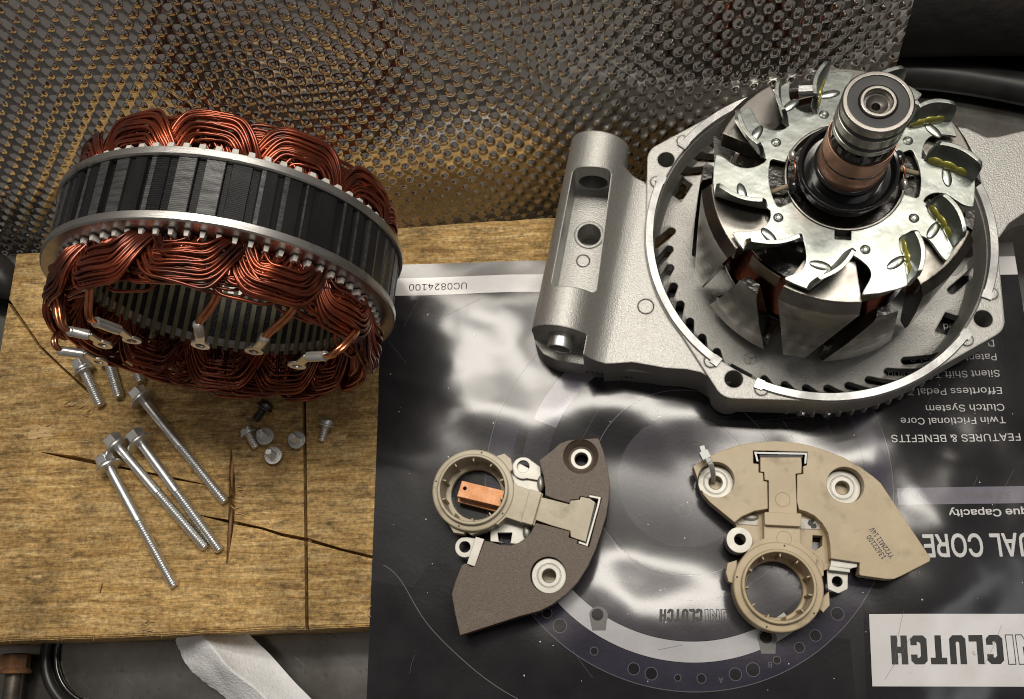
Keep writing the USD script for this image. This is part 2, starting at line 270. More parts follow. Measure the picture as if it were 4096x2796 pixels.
# ------------------------------------------------------------------ setting: steel bench
BZ = -32.0
v = np.array([[-700, -420, BZ], [800, -420, BZ], [800, 700, BZ], [-700, 700, BZ]], float)
solo('bench', T(np.vstack([v, v - [0, 0, 30]]), [(0, 1, 2), (0, 2, 3), (4, 6, 5), (4, 7, 6), (0, 4, 5), (0, 5, 1), (1, 5, 6), (1, 6, 2), (2, 6, 7), (2, 7, 3), (3, 7, 4), (3, 4, 0)]), 'bench',
     'scratched grey steel bench top under the wooden board', None, kind='structure', smooth=False)

# wooden board with cracks and a saw kerf
def groove(pts, w, depth=6.0):
    out = Manifold()
    for i, ((x0, y0), (x1, y1)) in enumerate(zip(pts[:-1], pts[1:])):
        d = np.array([x1 - x0, y1 - y0]); L = np.linalg.norm(d); nn = np.array([-d[1], d[0]]) / L
        w0 = w[i] if np.ndim(w) else w; w1 = w[i + 1] if np.ndim(w) else w
        a = np.array([x0, y0]); b = np.array([x1, y1]); e = d / L * 0.15
        tri = lambda c, ww: [(*(c + nn * ww / 2), 0.5), (*(c - nn * ww / 2), 0.5), (*(c + nn * ww / 3), -depth), (*(c - nn * ww / 3), -depth)]
        out = out + Manifold.hull_points(np.array(tri(a - e, w0) + tri(b + e, w1)))
    return out
edge = []
bl = np.array([-232.0, -119.3]); br = np.array([196.0, -106.0]); tr = np.array([200.0, 66.5]); tl = np.array([-230.6, 54.4])
for a, b, k in ((bl, br, 60), (br, tr, 16), (tr, tl, 60), (tl, bl, 20)):
    for t in np.linspace(0, 1, k, endpoint=False):
        q = a + (b - a) * t; nz = (meshkit.fbm(np.array([[q[0] * 0.08, q[1] * 0.08, 1.3]]), 3)[0] - 0.5) * 1.6
        edge.append(q + np.array([0, nz]) if abs(b[0] - a[0]) > 100 else q + np.array([nz, 0]))
edge = np.array(edge)
c_in = lambda k: np.array(Polygon(edge).buffer(-k).exterior.coords)
base = mex(edge, -31.5, -1.2)
top = mex(np.array(Polygon(edge).buffer(-0.55).exterior.coords), -1.25, -0.5) + mex(np.array(Polygon(edge).buffer(-1.3).exterior.coords), -0.55, 0.0)
board = base + top
for pts, w in (([(-230.7, 31.3), (-212, 8.5), (-200, -2), (-188.9, -11.2), (-180, -19)], [1.6, 1.2, 1.0, 1.3, 0.2]), ([(-204, -40), (-189, -42.8), (-177.3, -45.4), (-160, -49), (-143.6, -52.6), (-129.6, -55.6)], [0.3, 1.9, 1.6, 0.9, 1.1, 0.4]),
               ([(-131, -68.4), (-116.7, -71.5), (-104, -74.2), (-95, -77), (-83.9, -79.3), (-70, -83.4), (-58.5, -86.2), (-40, -90)], [0.3, 1.5, 1.0, 1.4, 1.5, 1.1, 1.3, 1.0]),
               ([(-91.4, 58), (-90.5, 10), (-89.3, -19.8), (-85.6, -70), (-82.2, -116.5), (-82.0, -121)], [1.4, 1.4, 1.5, 1.45, 1.5, 1.6]),
               ([(-119.8, -40.7), (-118.6, -52), (-117.4, -61.8), (-117.2, -75), (-117.5, -88.6)], [0.4, 2.6, 3.2, 2.4, 0.6]), ([(-170.2, -99.6), (-169.6, -96)], [0.7, 0.6])):
    board = board - groove(pts, w)
board = board - mcyl(-117.6, -61.6, 1.9, -6, 1, 16)
for (x, y, r) in ((-150, -40, 1.0), (-127, -30, 0.7), (-100, -90, 0.8), (-180, -85, 1.0), (-60, -60, 0.8)): board = board - Manifold.sphere(r * 2, 12).translate([x, y, r * 1.75])
bd = wthing('wooden_board', 'old rough wooden board with saw cut and cracks under the stator and screws', 'board', (-16, -26, -31.5))
mm_ = board.to_mesh(); bm = T(mm_.vert_properties[:, :3], mm_.tri_verts)
part(bd, 'plank', bm, 'wood', 30)
s = []
for (x0, y0), (x1, y1) in (((-119.0, -43), (-118.2, -58)), ((-117.6, -65), (-117.2, -86))):
    s.append(tube(spline([(x0, y0, -1.0), ((x0 + x1) / 2, (y0 + y1) / 2, -0.25), (x1, y1, -1.0)], 8), [0.1, .5, .7, .8, .8, .6, .4, .1], 6))
part(bd, 'split_fibre', cat_(s), 'split_wood', True)
def flake(c, r, seed):
    g = np.random.default_rng(seed); a = np.linspace(0, 2 * np.pi, 14, endpoint=False); rr = r * (0.45 + 0.75 * g.random(14))
    v = [(c[0], c[1], 0.32)] + [(c[0] + rr[i] * np.cos(a[i]) * 1.35, c[1] + rr[i] * np.sin(a[i]) * 0.62, 0.05 + 0.12 * g.random()) for i in range(14)]
    return T(v, [(0, i + 1, (i + 1) % 14 + 1) for i in range(14)])
for i, (c, r) in enumerate((((-151.3, -111.2), 3.2), ((-75, -36.5), 4.0), ((-206, -31), 6.5), ((-198, -93), 2.0), ((-113.4, -62), 2.4))): part(bd, 'bruised_patch' if i else 'bruised_patch', flake(c, r, i), 'fresh_wood', False)
sp = []
g = np.random.default_rng(5)
for cx, cy, n in ((-113.5, -59.5, 7), (-192, -19.5, 6), (-115, -66, 6), (-77, -37, 8), (-150, -113.5, 6), (-206, -31, 6), (-60, -108, 4), (-186, -24, 4)):
    for k in range(n):
        a = g.normal(0, 0.5); L = g.uniform(1.5, 4.0); x, y = cx + g.normal(0, 2.4), cy + g.normal(0, 1.6)
        sp.append(tube(spline([(x, y, 0.1), (x + L * .5 * np.cos(a), y + L * .5 * np.sin(a), g.uniform(.4, .9)), (x + L * np.cos(a), y + L * np.sin(a), 0.15)], 5), [.05, .2, .25, .2, .05], 4))
for k in range(60):
    x = g.uniform(-228, -62); y = -118.6 + (x + 228) * 0.032 + g.normal(0, .3)
    sp.append(tube([(x, y, -.9), (x + g.uniform(-1.5, 1.5), y - g.uniform(.3, 1.4), -1.0 - g.uniform(0, .8))], [.16, .04], 4))
part(bd, 'splinters', cat_(sp), 'fresh_wood', True, kind='stuff')

# ------------------------------------------------------------------ embossed steel sheet behind the board
xs = np.arange(-310, 157.0, 0.6)
zz = np.linspace(-31.8, 112, 4000); slope = np.interp(zz, [-32, 0, 20, 60, 118], [.22, .25, .27, .31, .35]); yy = np.r_[0, np.cumsum(np.diff(zz) * (slope[1:] + slope[:-1]) / 2)]; yy += 75.5 - np.interp(0, zz, yy)
arc = np.r_[0, np.cumsum(np.hypot(np.diff(zz), np.diff(yy)))]
ts = np.arange(0, arc[-1], 0.6); zt = np.interp(ts, arc, zz); yt = np.interp(ts, arc, yy)
dy = np.gradient(yt, ts); dz = np.gradient(zt, ts); ny_, nz_ = -dz, dy                     # normal towards the viewer
X, S = np.meshgrid(xs, ts)
X = -310 + (X + 310) * ((165.0 + 0 * zt[:, None] + 310) / 467)
PX, PY = 7.75, 8.9
Xr = X + 0.05 * S
f = np.cos(2 * np.pi * Xr / PX) * np.cos(2 * np.pi * S / PY)
fp = np.maximum(f, 0); h = 1.12 * fp * (1.62 - 0.62 * fp) - 0.10 * np.maximum(-f, 0) ** 2
Yb = yt[:, None] + 0.13 * 15 * np.log1p(np.exp((X + 40) / 15)) + 0.00002 * (X + 74) ** 2 + 0.5 * np.sin(X / 47) * np.clip(S / 60, 0, 1)
V = np.stack([X, Yb + ny_[:, None] * h, zt[:, None] + nz_[:, None] * h], -1)
nr, nc = X.shape
i, j = np.meshgrid(np.arange(nr - 1), np.arange(nc - 1), indexing='ij'); a = i * nc + j
Fc = quads(np.stack([a, a + 1, a + nc + 1, a + nc], -1).reshape(-1, 4))
solo('embossed_sheet', T(V.reshape(-1, 3), Fc), 'sheet', 'dimpled shiny embossed metal sheet leaning upright behind the wooden board', 'metal sheet', smooth=True)

# ------------------------------------------------------------------ clutter at the rear right, left and front
def cylinder_between(a, b, r, n=40): return tube(np.linspace(a, b, 12), r, n)
solo('pipe', cylinder_between((150, 173, 2.5), (480, 158, 2.5), 34), 'pipe', 'thick grimy black pipe lying at the back of the bench, right of the embossed sheet', 'pipe', smooth=40)
solo('rubber_hose', tube(spline([(150, 140, -24), (190, 139, -23.5), (240, 127, -24), (330, 98, -24)], 24), 7.5, 20), 'rubber', 'thin black rubber hose on the bench in front of the grimy pipe', 'hose', smooth=True)
solo('wood_crumb', moved(T(*(lambda m: (m.vertices * [2.6, 1.9, 1.6], m.faces))(trimesh.creation.icosphere(1))), (193.5, 119.5, BZ + 1.3)), 'crumb', 'small tan wood crumb on the bare bench behind the rotor', 'crumb')
solo('hose_end', tube(spline([(-300, 62, -14), (-262, 54, -14), (-243, 46, -15), (-237.5, 40, -17)], 14), [12, 12, 12, 12, 12, 12, 12, 12, 12, 11.6, 11, 9.5, 7, 3], 24), 'rubber', 'black rounded rubber lump at the left end of the board', 'rubber hose', smooth=True)
solo('rubber_ring', tube(np.array([(-180.0 + 26.5 * math.cos(t), -121 + 26.5 * math.sin(t), BZ + 2.4) for t in np.linspace(2.3, 4.55, 40)]), 2.4, 14), 'rubber', 'black rubber ring poking out from under the front edge of the board', 'rubber ring', smooth=True)
solo('wire_loop', tube(np.array([(-180.0 + 22.4 * math.cos(t), -121 + 22.4 * math.sin(t), BZ + 1.2) for t in np.linspace(2.3, 4.55, 40)]), 1.2, 10), 'black_gloss', 'thinner glossy black loop just inside the rubber ring', 'cable', smooth=True)

def hexagon(r, a=0): return [(r * math.cos(a + k * math.pi / 3), r * math.sin(a + k * math.pi / 3)) for k in range(6)]
rb = thing('rusty_bolt', 'rusty flanged hex bolt lying on the bench at the front left', 'bolt', (-217, -124.0, BZ + 7.1), axis_frame((0.03, -1, 0)))
part(rb, 'hex_head', cat_([prism(hexagon(6.2, .3), -1.0, 5.0), lathe([(0, -1.4), (4.5, -1.4), (5.8, -0.9)], 30)]), 'rust', 30)
part(rb, 'flange', lathe([(0, 4.4), (5.6, 4.4), (7.0, 5.6), (7.0, 6.9), (3.6, 7.1)], 40), 'rust', 40)
part(rb, 'shank', lathe([(3.6, 7.0), (3.6, 17.5), (3.2, 18.2), (3.2, 19.0), (3.5, 19.6), (3.5, 40), (0, 40)], 32), 'oily', 40)

def towel_grid():
    L0 = np.array([(-146.0, -117.0, -20), (-140.5, -125, -21), (-132.5, -133.5, -24), (-124.0, -140, -26), (-116, -152, -27)]); Md = np.array([(-131.5, -113, -13), (-124.5, -121, -10), (-112.5, -131.5, -11), (-101, -141, -13), (-90, -153, -14)])
    R0 = np.array([(-118.0, -112, -23), (-108.0, -119.5, -22.5), (-100.2, -126.9, -23), (-85.5, -141.2, -24), (-76, -152, -25)])
    Bk = np.array([(-150.0, -99, -25), (-150, -99, -25)])
    n = 40; a, b, c = spline(L0, n), spline(Md, n), spline(R0, n)
    rows = []
    for k in range(n):
        r = []
        for s in np.linspace(0, 1, 22): r.append(a[k] * (1 - s) + b[k] * s + [0, 0, .5 * math.sin(math.pi * s)])
        for s in np.linspace(0, 1, 22)[1:]: r.append(b[k] * (1 - s) + c[k] * s - [0, 0, 3.2 * math.sin(math.pi * s)])
        rows.append(r)
    R = np.array(rows); R[..., 2] += (meshkit.noise(R * 0.10, 4) - .5) * 3.6; R[..., 0] += (meshkit.noise(R * 0.07 + 5, 8) - .5) * 4
    R[0, :, :2] += np.random.default_rng(3).normal(0, .35, R[0, :, :2].shape); R[:, 0, :2] += np.random.default_rng(4).normal(0, .18, R[:, 0, :2].shape)
    k, m = R.shape[:2]; i, j = np.meshgrid(np.arange(k - 1), np.arange(m - 1), indexing='ij'); a = i * m + j
    top = R.reshape(-1, 3); F_ = quads(np.stack([a, a + m, a + m + 1, a + 1], -1).reshape(-1, 4))
    return cat_([T(top, F_), T(top - [0, 0, .25], F_[:, ::-1])])
solo('paper_towel', towel_grid(), 'towel', 'crumpled white paper towel sticking out from under the front of the board', 'paper towel', smooth=True)

# ------------------------------------------------------------------ glossy printed leaflet
def wavez(x, y):
    p = np.stack([np.asarray(x, float) * 0.020 + 3.1, np.asarray(y, float) * 0.020 + 0.4, np.zeros_like(np.asarray(x, float))], -1)
    q = np.stack([np.asarray(x, float) * 0.045 + np.asarray(y, float) * 0.02, np.asarray(y, float) * 0.045 - np.asarray(x, float) * 0.02, np.full_like(np.asarray(x, float), 7.7)], -1)
    w = 0.9 + 0.16 * (meshkit.noise(q * 2.6 + 3.3, 9) - 0.5) + 4.8 * (meshkit.noise(p, 3) - 0.5) + 1.6 * (meshkit.noise(q, 5) - 0.5)
    return 0.6 + 0.5 * np.log1p(np.exp((w - 0.1) / 0.5))
lf = wthing('leaflet', 'glossy dark printed clutch leaflet lying under the housing and both regulators', 'leaflet', (76, -70, 0.0))
def sheet_part(name, poly, m, dz, cell=1.8, label=None):
    ms = []
    for g in getattr(poly, 'geoms', [poly]):
        if g.is_empty or g.area < 1e-4: continue
        v, f = trimesh.creation.triangulate_polygon(g, engine='earcut')
        v = np.c_[v, np.zeros(len(v))]
        if cell: v, f = trimesh.remesh.subdivide_to_size(v, f, cell, max_iter=12)
        ms.append(T(v, f))
    t = cat_(ms); v = np.array(t.vertices); v[:, 2] = wavez(v[:, 0], v[:, 1]) + dz
    ff = np.array(t.faces); cz = np.cross(v[ff[:, 1]] - v[ff[:, 0]], v[ff[:, 2]] - v[ff[:, 0]])[:, 2]; ff[cz < 0] = ff[cz < 0][:, ::-1]
    return part(lf, name, T(v, ff), m, True, label, 'stuff' if name in ('scratches', 'dust_specks') else None)
LX0, LX1, LY0, LY1 = -56.8, 210.6, -200.0, 39.6
gx, gy = np.linspace(LX0, LX1, 230), np.linspace(LY0, LY1, 205)
GX, GY = np.meshgrid(gx, gy)
V = np.stack([GX, GY, wavez(GX, GY)], -1); nr, nc = GX.shape
i, j = np.meshgrid(np.arange(nr - 1), np.arange(nc - 1), indexing='ij'); a = i * nc + j
F_ = quads(np.stack([a, a + 1, a + nc + 1, a + nc], -1).reshape(-1, 4))
V = V.reshape(-1, 3); bot = V - [0, 0, 0.45]; nv = len(V)
rim = np.r_[np.arange(nc), np.arange(1, nr) * nc + nc - 1, (nr - 1) * nc + np.arange(nc - 2, -1, -1), np.arange(nr - 2, 0, -1) * nc]
rf = quads([(rim[k], rim[k - 1], rim[k - 1] + nv, rim[k] + nv) for k in range(len(rim))])
part(lf, 'paper', T(np.vstack([V, bot]), np.vstack([F_, F_[:, ::-1] + nv, rf])), 'pr_dark', 30)
full = sbox(LX0, LY0, LX1, LY1)
C0 = Point(69.6, -58.1)
ring = lambda r1, r0: C0.buffer(r1, 96).difference(C0.buffer(r0, 96))
def sector(a0, a1, r=200):
    a = np.radians(np.linspace(a0, a1, 60)); return Polygon([(C0.x, C0.y)] + [(C0.x + r * math.cos(t), C0.y + r * math.sin(t)) for t in a])
body = sbox(LX0, LY0, LX1, 25.0)
sheet_part('grey_strip', sbox(LX0, 33.2, LX1, LY1 - .05), 'pr_grey', .08)
sheet_part('white_band', sbox(LX0, 25.1, LX1, 33.2), 'pr_white', .08)
sheet_part('black_panel', Polygon([(128, LY0), (LX1, LY0), (LX1, 25.0), (158, 25.0), (140, -20)]).difference(C0.buffer(80.4, 96)), 'pr_black', .08)
sheet_part('black_corner', Polygon([(LX0, LY0), (128, LY0), (128, -120), (30, -105), (-18, -93), (-32, -88), (-40, -99), (LX0, -96)]).difference(C0.buffer(80.4, 96)), 'pr_black', .08)
holes = [Point(69.6 + 75.8 * math.cos(math.radians(t)), -58.1 + 75.8 * math.sin(math.radians(t))).buffer(r, 24) for t, r in ((-137.4, 1.9), (-132.2, 2.6), (-120, 1.5), (-107.7, 2.2), (-102.6, 2.3), (-95, 1.2), (-88.3, 1.7), (-78.6, 2.3), (-73.4, 2.5), (-66, 1.4), (-58.6, 1.9), (-52.8, 2.1), (-43.8, 2.4), (-148, 2.2), (-30, 2.2), (-20, 1.8))]
purple = ring(80.4, 70.2).difference(sector(118, 160))
sheet_part('disc_ring', purple, 'pr_purple', .10)
for h_ in holes: sheet_part('printed_hole', h_, 'pr_black', .16, None); sheet_part('hole_edge', h_.boundary.buffer(.12), 'pr_line', .20, None)
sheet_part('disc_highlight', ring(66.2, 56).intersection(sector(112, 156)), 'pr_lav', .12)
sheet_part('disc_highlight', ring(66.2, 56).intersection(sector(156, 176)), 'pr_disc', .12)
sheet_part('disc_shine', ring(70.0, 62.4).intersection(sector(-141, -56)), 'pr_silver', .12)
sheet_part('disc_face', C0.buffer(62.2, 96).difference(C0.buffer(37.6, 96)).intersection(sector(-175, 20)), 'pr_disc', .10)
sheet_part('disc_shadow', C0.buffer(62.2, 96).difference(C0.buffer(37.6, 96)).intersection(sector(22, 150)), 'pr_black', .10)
sheet_part('disc_hub', C0.buffer(37.2, 96).difference(C0.buffer(27, 96)), 'pr_black', .10)
sheet_part('disc_centre', C0.buffer(26.6, 64), 'pr_disc', .10)
sheet_part('disc_outline', unary_union([C0.buffer(80.6, 96).boundary.buffer(.14), C0.buffer(37.5, 96).boundary.buffer(.16), C0.buffer(47, 96).boundary.buffer(.1).intersection(sector(-150, 30)), LineString(spline([(-52, -90, 0), (-44.5, -96.5, 0), (-41.1, -101.8, 0), (-34.8, -111.5, 0), (-24.7, -122, 0), (-14, -131, 0), (2, -141, 0)], 30)[:, :2]).buffer(.16)]), 'pr_line', .18, 1.8)
for (x, y) in ((69.6 + 63.6 * math.cos(math.radians(-124.3)), -58.1 + 63.6 * math.sin(math.radians(-124.3))), (69.6 + 67.4 * math.cos(math.radians(-65.6)), -58.1 + 67.4 * math.sin(math.radians(-65.6))), (69.6 + 62 * math.cos(math.radians(-20)), -58.1 + 62 * math.sin(math.radians(-20)))):
    sheet_part('printed_bolt', Polygon([(x - 3.6, y), (x - 2.6, y - 5.5), (x + 2.6, y - 5.5), (x + 3.4, y)]).union(Point(x, y).buffer(3.6, 16)), 'pr_grey', .17, None)
    sheet_part('printed_bolt_hole', Point(x - .4, y + .5).buffer(2.3, 6), 'pr_black', .22, None)
for px_, py_, r_ in ((59, -31, 2.3), (69, -70, 2.6), (86, -96, 3.0), (131, -20, 2.4)): sheet_part('printed_pin', Point(px_, py_).buffer(r_).boundary.buffer(.1), 'pr_line', .2, None)
sheet_part('spec_band', sbox(151.3, -69.8, LX1, -63.2), 'pr_lav', .14)
sheet_part('title_label', Polygon([(135.9, -110.8), (LX1, -111.3), (LX1, -137.2), (134.4, -136.8)]), 'pr_white', .14)

def textpart(parent, name, text, height, m, place, bold=False, width=None, zoff=0.0, depth=0.03):
    """place(x, y) -> world position of the lettering plane"""
    t = meshkit.text_mesh(text, height, depth, bold); v = np.array(t.vertices)
    if width: v[:, 0] *= width / (v[:, 0].max() - v[:, 0].min())
    return part(parent, name, T(place(v[:, 0], v[:, 1], v[:, 2]), t.faces), m, False)
def flat(x0, y0, dz, slant=0.0, rot=0.0):                             # reading upside down from x0 towards -x
    def go(a, b, c):
        a = a + slant * b; a, b = a * math.cos(rot) - b * math.sin(rot), a * math.sin(rot) + b * math.cos(rot)
        x, y = x0 - a, y0 - b; return np.stack([x, y, wavez(x, y) + dz + c], -1)
    return go
# a text laid upside down has its capitals towards -y: y0 is the baseline
textpart(lf, 'part_number', 'UC0824100', 3.0, 'ink_black', flat(-18.9, 30.3, .12), width=25.4)
lines = [(-45.2 + 3.2, 'FEATURES & BENEFITS', 3.0, 50, 201.8), (-37.8 + 2.8, 'Twin Frictional Core', 2.7, 41, 197.2), (-32.6 + 2.9, 'Clutch System', 2.8, 30.5, 197.6), (-25.6 + 2.9, 'Effortless Pedal Tuning', 2.8, 49, 197.8), (-18.5 + 3.0, 'Silent Shift Technology', 2.8, 47, 197.9),
         (-11.6 + 3.0, 'Patented Radial Core', 2.8, 41, 197.7), (-5.8 + 3.0, 'Damped', 2.8, 16, 197.5), (1.9 + 2.6, 'Integrated', 2.6, 19, 197.2)]
for y, t, hh, w, x in lines: textpart(lf, 'feature_line', t, hh, 'pr_text', flat(x, y, .15), width=w)
textpart(lf, 'spec_text', 'Up to 750 Nm/530 Ft-Lb', 2.5, 'pr_grey', flat(209.5, -65.3, .2), width=52)
textpart(lf, 'spec_heading', 'Torque Capacity', 2.7, 'pr_text', flat(207.5, -72.0, .15), True, width=37.6)
textpart(lf, 'title_text', 'DUAL CORE', 8.3, 'pr_text', flat(206.2, -81.5, .15), True, width=46.8)
def block_word(word, w, h, t, gap, slant):
    """heavy octagonal capitals as flat polygons, reading along +x"""
    def cb(x0, y0, x1, y1, c):
        c = min(c, .3 * (x1 - x0), .3 * (y1 - y0)); return Polygon([(x0 + c, y0), (x1 - c, y0), (x1, y0 + c), (x1, y1 - c), (x1 - c, y1), (x0 + c, y1), (x0, y1 - c), (x0, y0 + c)])
    c = t * .55; out = []; x = 0.0
    for ch in word:
        ww = w * (.86 if ch == 'L' else 1.0)
        if ch == 'C': p = cb(0, 0, ww, h, c).difference(cb(t, t, ww + 2 * t, h - t, c * .5)).union(sbox(ww - t, t * .9, ww, h * .34)).union(sbox(ww - t, h * .66, ww, h - t * .9))
        elif ch == 'L': p = unary_union([sbox(0, 0, t, h), sbox(0, 0, ww, t)])
        elif ch == 'U': p = cb(0, 0, ww, h + 2 * c, c).difference(cb(t, t, ww - t, h + 3 * t, c * .5)).intersection(sbox(-1, 0, ww + 1, h))
        elif ch == 'T': p = unary_union([sbox(0, h - t, ww, h), sbox(ww / 2 - t / 2, 0, ww / 2 + t / 2, h)])
        else: p = unary_union([sbox(0, 0, t, h), sbox(ww - t, 0, ww, h), sbox(0, h / 2 - t / 2, ww, h / 2 + t / 2)])
        out.append(affinity.translate(p, x, 0)); x += ww + gap
    return affinity.affine_transform(unary_union(out), [1, slant, 0, 1, 0, 0])
def upside(p, x0, y0): return affinity.affine_transform(p, [-1, 0, 0, -1, x0, y0])
sheet_part('brand_text', upside(block_word('CLUTCH', 5.95, 10.4, 2.35, 1.15, .05), 183.4, -118.7), 'ink_black', .2, 3.0)
sheet_part('disc_text', upside(block_word('CLUTCH', 2.38, 4.6, .95, .46, .1), 73.8, -108.4), 'ink_black', .2, 3.0)
gs = np.random.default_rng(31)
scr = [LineString([(x, y), (x + L * .5 * math.cos(a) + gs.normal(0, .2), y + L * .5 * math.sin(a)), (x + L * math.cos(a), y + L * math.sin(a))]).buffer(.05) for x, y, L, a in [(gs.uniform(-50, 200), gs.uniform(-140, 20), gs.uniform(4, 22), gs.choice([.9, 1.1, .3, 2.2]) + gs.normal(0, .2)) for _ in range(26)]]
sheet_part('scratches', unary_union(scr), 'pr_line', .22, 1.8)
sheet_part('dust_specks', unary_union([Point(gs.uniform(-52, 205), gs.uniform(-145, 22)).buffer(gs.uniform(.1, .32), 3) for _ in range(90)]), 'pr_text', .24, None)
textpart(lf, 'disc_mark', 'A', 2.0, 'pr_line', flat(80.0, -133.5, .2)); textpart(lf, 'disc_mark', 'B', 2.0, 'pr_line', flat(98.6, -128.0, .2))
def out_letter(pts): p = Polygon(pts); return p.boundary.buffer(.16)
let = [[(184.6, -118.7), (187.2, -118.7), (187.0, -129.2), (184.4, -129.2)], [(188.2, -118.7), (190.4, -118.7), (193.4, -125), (193.4, -118.7), (195.6, -118.7), (195.6, -129.2), (193.4, -129.2), (190.4, -123), (190.4, -129.2), (188.2, -129.2)],
       [(197, -118.7), (206, -118.7), (206, -129.2), (203.4, -129.2), (203.4, -121.2), (199.6, -121.2), (199.6, -129.2), (197, -129.2)]]
sheet_part('brand_outline', unary_union([out_letter(q) for q in let]), 'ink_black', .2, None)
textpart(lf, 'disc_text', 'CLUTCH', 4.6, 'ink_black', flat(73.8, -108.4, .16, 0.08), True, width=16.2)
sheet_part('disc_text_outline', unary_union([out_letter(q) for q in ([(74.6, -108.5), (75.8, -108.5), (75.8, -113), (74.6, -113)], [(76.6, -108.5), (77.5, -108.5), (79, -111.5), (79, -108.5), (80, -108.5), (80, -113), (79, -113), (77.5, -110.2), (77.5, -113), (76.6, -113)], [(80.8, -108.5), (84.2, -108.5), (84.2, -113), (83.2, -113), (83.2, -109.6), (81.8, -109.6), (81.8, -113), (80.8, -113)])]).buffer(-.03), 'ink_black', .16, None)

# ------------------------------------------------------------------ stator
SC = np.array([-102.5, 0.7, 66.0]); n_ = np.array([-0.0797, -0.9950, 0.0602]); ex = np.array([0.99681, -0.07985, 0.0]); n_ /= np.linalg.norm(n_); ey = np.cross(n_, ex); ey /= np.linalg.norm(ey); ex = np.cross(ey, n_)
st = thing('stator', 'round alternator stator with copper windings standing on its rim on the board', 'stator', SC, np.array([ex, ey, n_]))
LS, RS = 27.2, 64.4
g = np.random.default_rng(11)
pts = []; a = 0.0; edges_ = []
while a < 359.0:
    w = g.choice([3.0, 4.2, 5.2, 6.0]); r = 62.9 + g.uniform(-.25, .35)
    w = min(w, 360 - a)
    pts += [(a + .15, r), (a + w * .5, r - .05), (a + w - .15, r)]; edges_.append((a, w, r)); a += w
    if a < 356:
        gw = g.choice([1.1, 1.8, 2.4]); rr = 62.0 + g.uniform(-.5, .25); pts += [(a + .12, rr), (a + gw - .12, rr)]; a += gw
po = np.array([(r * math.cos(math.radians(t)), r * math.sin(math.radians(t))) for t, r in pts])
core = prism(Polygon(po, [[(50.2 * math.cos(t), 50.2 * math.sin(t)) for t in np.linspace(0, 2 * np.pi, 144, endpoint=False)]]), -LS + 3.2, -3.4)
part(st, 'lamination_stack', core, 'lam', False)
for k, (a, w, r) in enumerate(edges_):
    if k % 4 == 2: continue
    wide = 62 < a < 122 and k % 4 != 1  # pads around the top carry wider grey strips than the others
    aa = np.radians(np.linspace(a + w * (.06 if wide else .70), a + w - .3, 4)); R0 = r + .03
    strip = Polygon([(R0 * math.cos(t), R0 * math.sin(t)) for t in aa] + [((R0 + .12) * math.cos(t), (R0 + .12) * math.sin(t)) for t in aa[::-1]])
    part(st, 'grey_rib', prism(strip, -LS + 3.3, -3.5), 'lam_edge', False)
for z0, z1 in ((-3.4, 0.0), (-LS, -LS + 3.2)):
    part(st, 'end_ring', lathe([(50.4, z0), (RS - .5, z0), (RS, z0 + .35), (RS, z1 - .5), (RS - .6, z1), (50.4, z1)], 160, closed=True), 'ring_metal', 30)
def polar(r, t, z): return (r * math.cos(math.radians(t)), r * math.sin(math.radians(t)), z)
for k in range(72):
    t = k * 5.0 + 1.2
    for s, zf in ((1, 0.0), (-1, -LS)):
        z0, z1 = sorted((zf - s * .3, zf + s * 3.0)); m = trimesh.creation.box([5.2, 2.7, z1 - z0] if s < 0 else [3.6, 1.8, z1 - z0 - 1.2]); v = m.vertices; top_ = (v[:, 2] * s) > 0; v[top_, 1] *= .72; v[top_, 0] *= .85
        m.apply_transform(trimesh.transformations.rotation_matrix(math.radians(t), [0, 0, 1])); m.apply_translation(polar(59.2 if s < 0 else 57.2, t, (z0 + z1) / 2)); part(st, 'slot_liner', m, 'liner', False)
    m = trimesh.creation.box([.7, 1.9, LS + 3.4]); m.apply_transform(trimesh.transformations.rotation_matrix(math.radians(t), [0, 0, 1])); m.apply_translation(polar(50.05, t, -LS / 2)); part(st, 'slot_wedge', m, 'wedge', False)
def sstep(x): x = np.clip(x, 0, 1); return x * x * (3 - 2 * x)
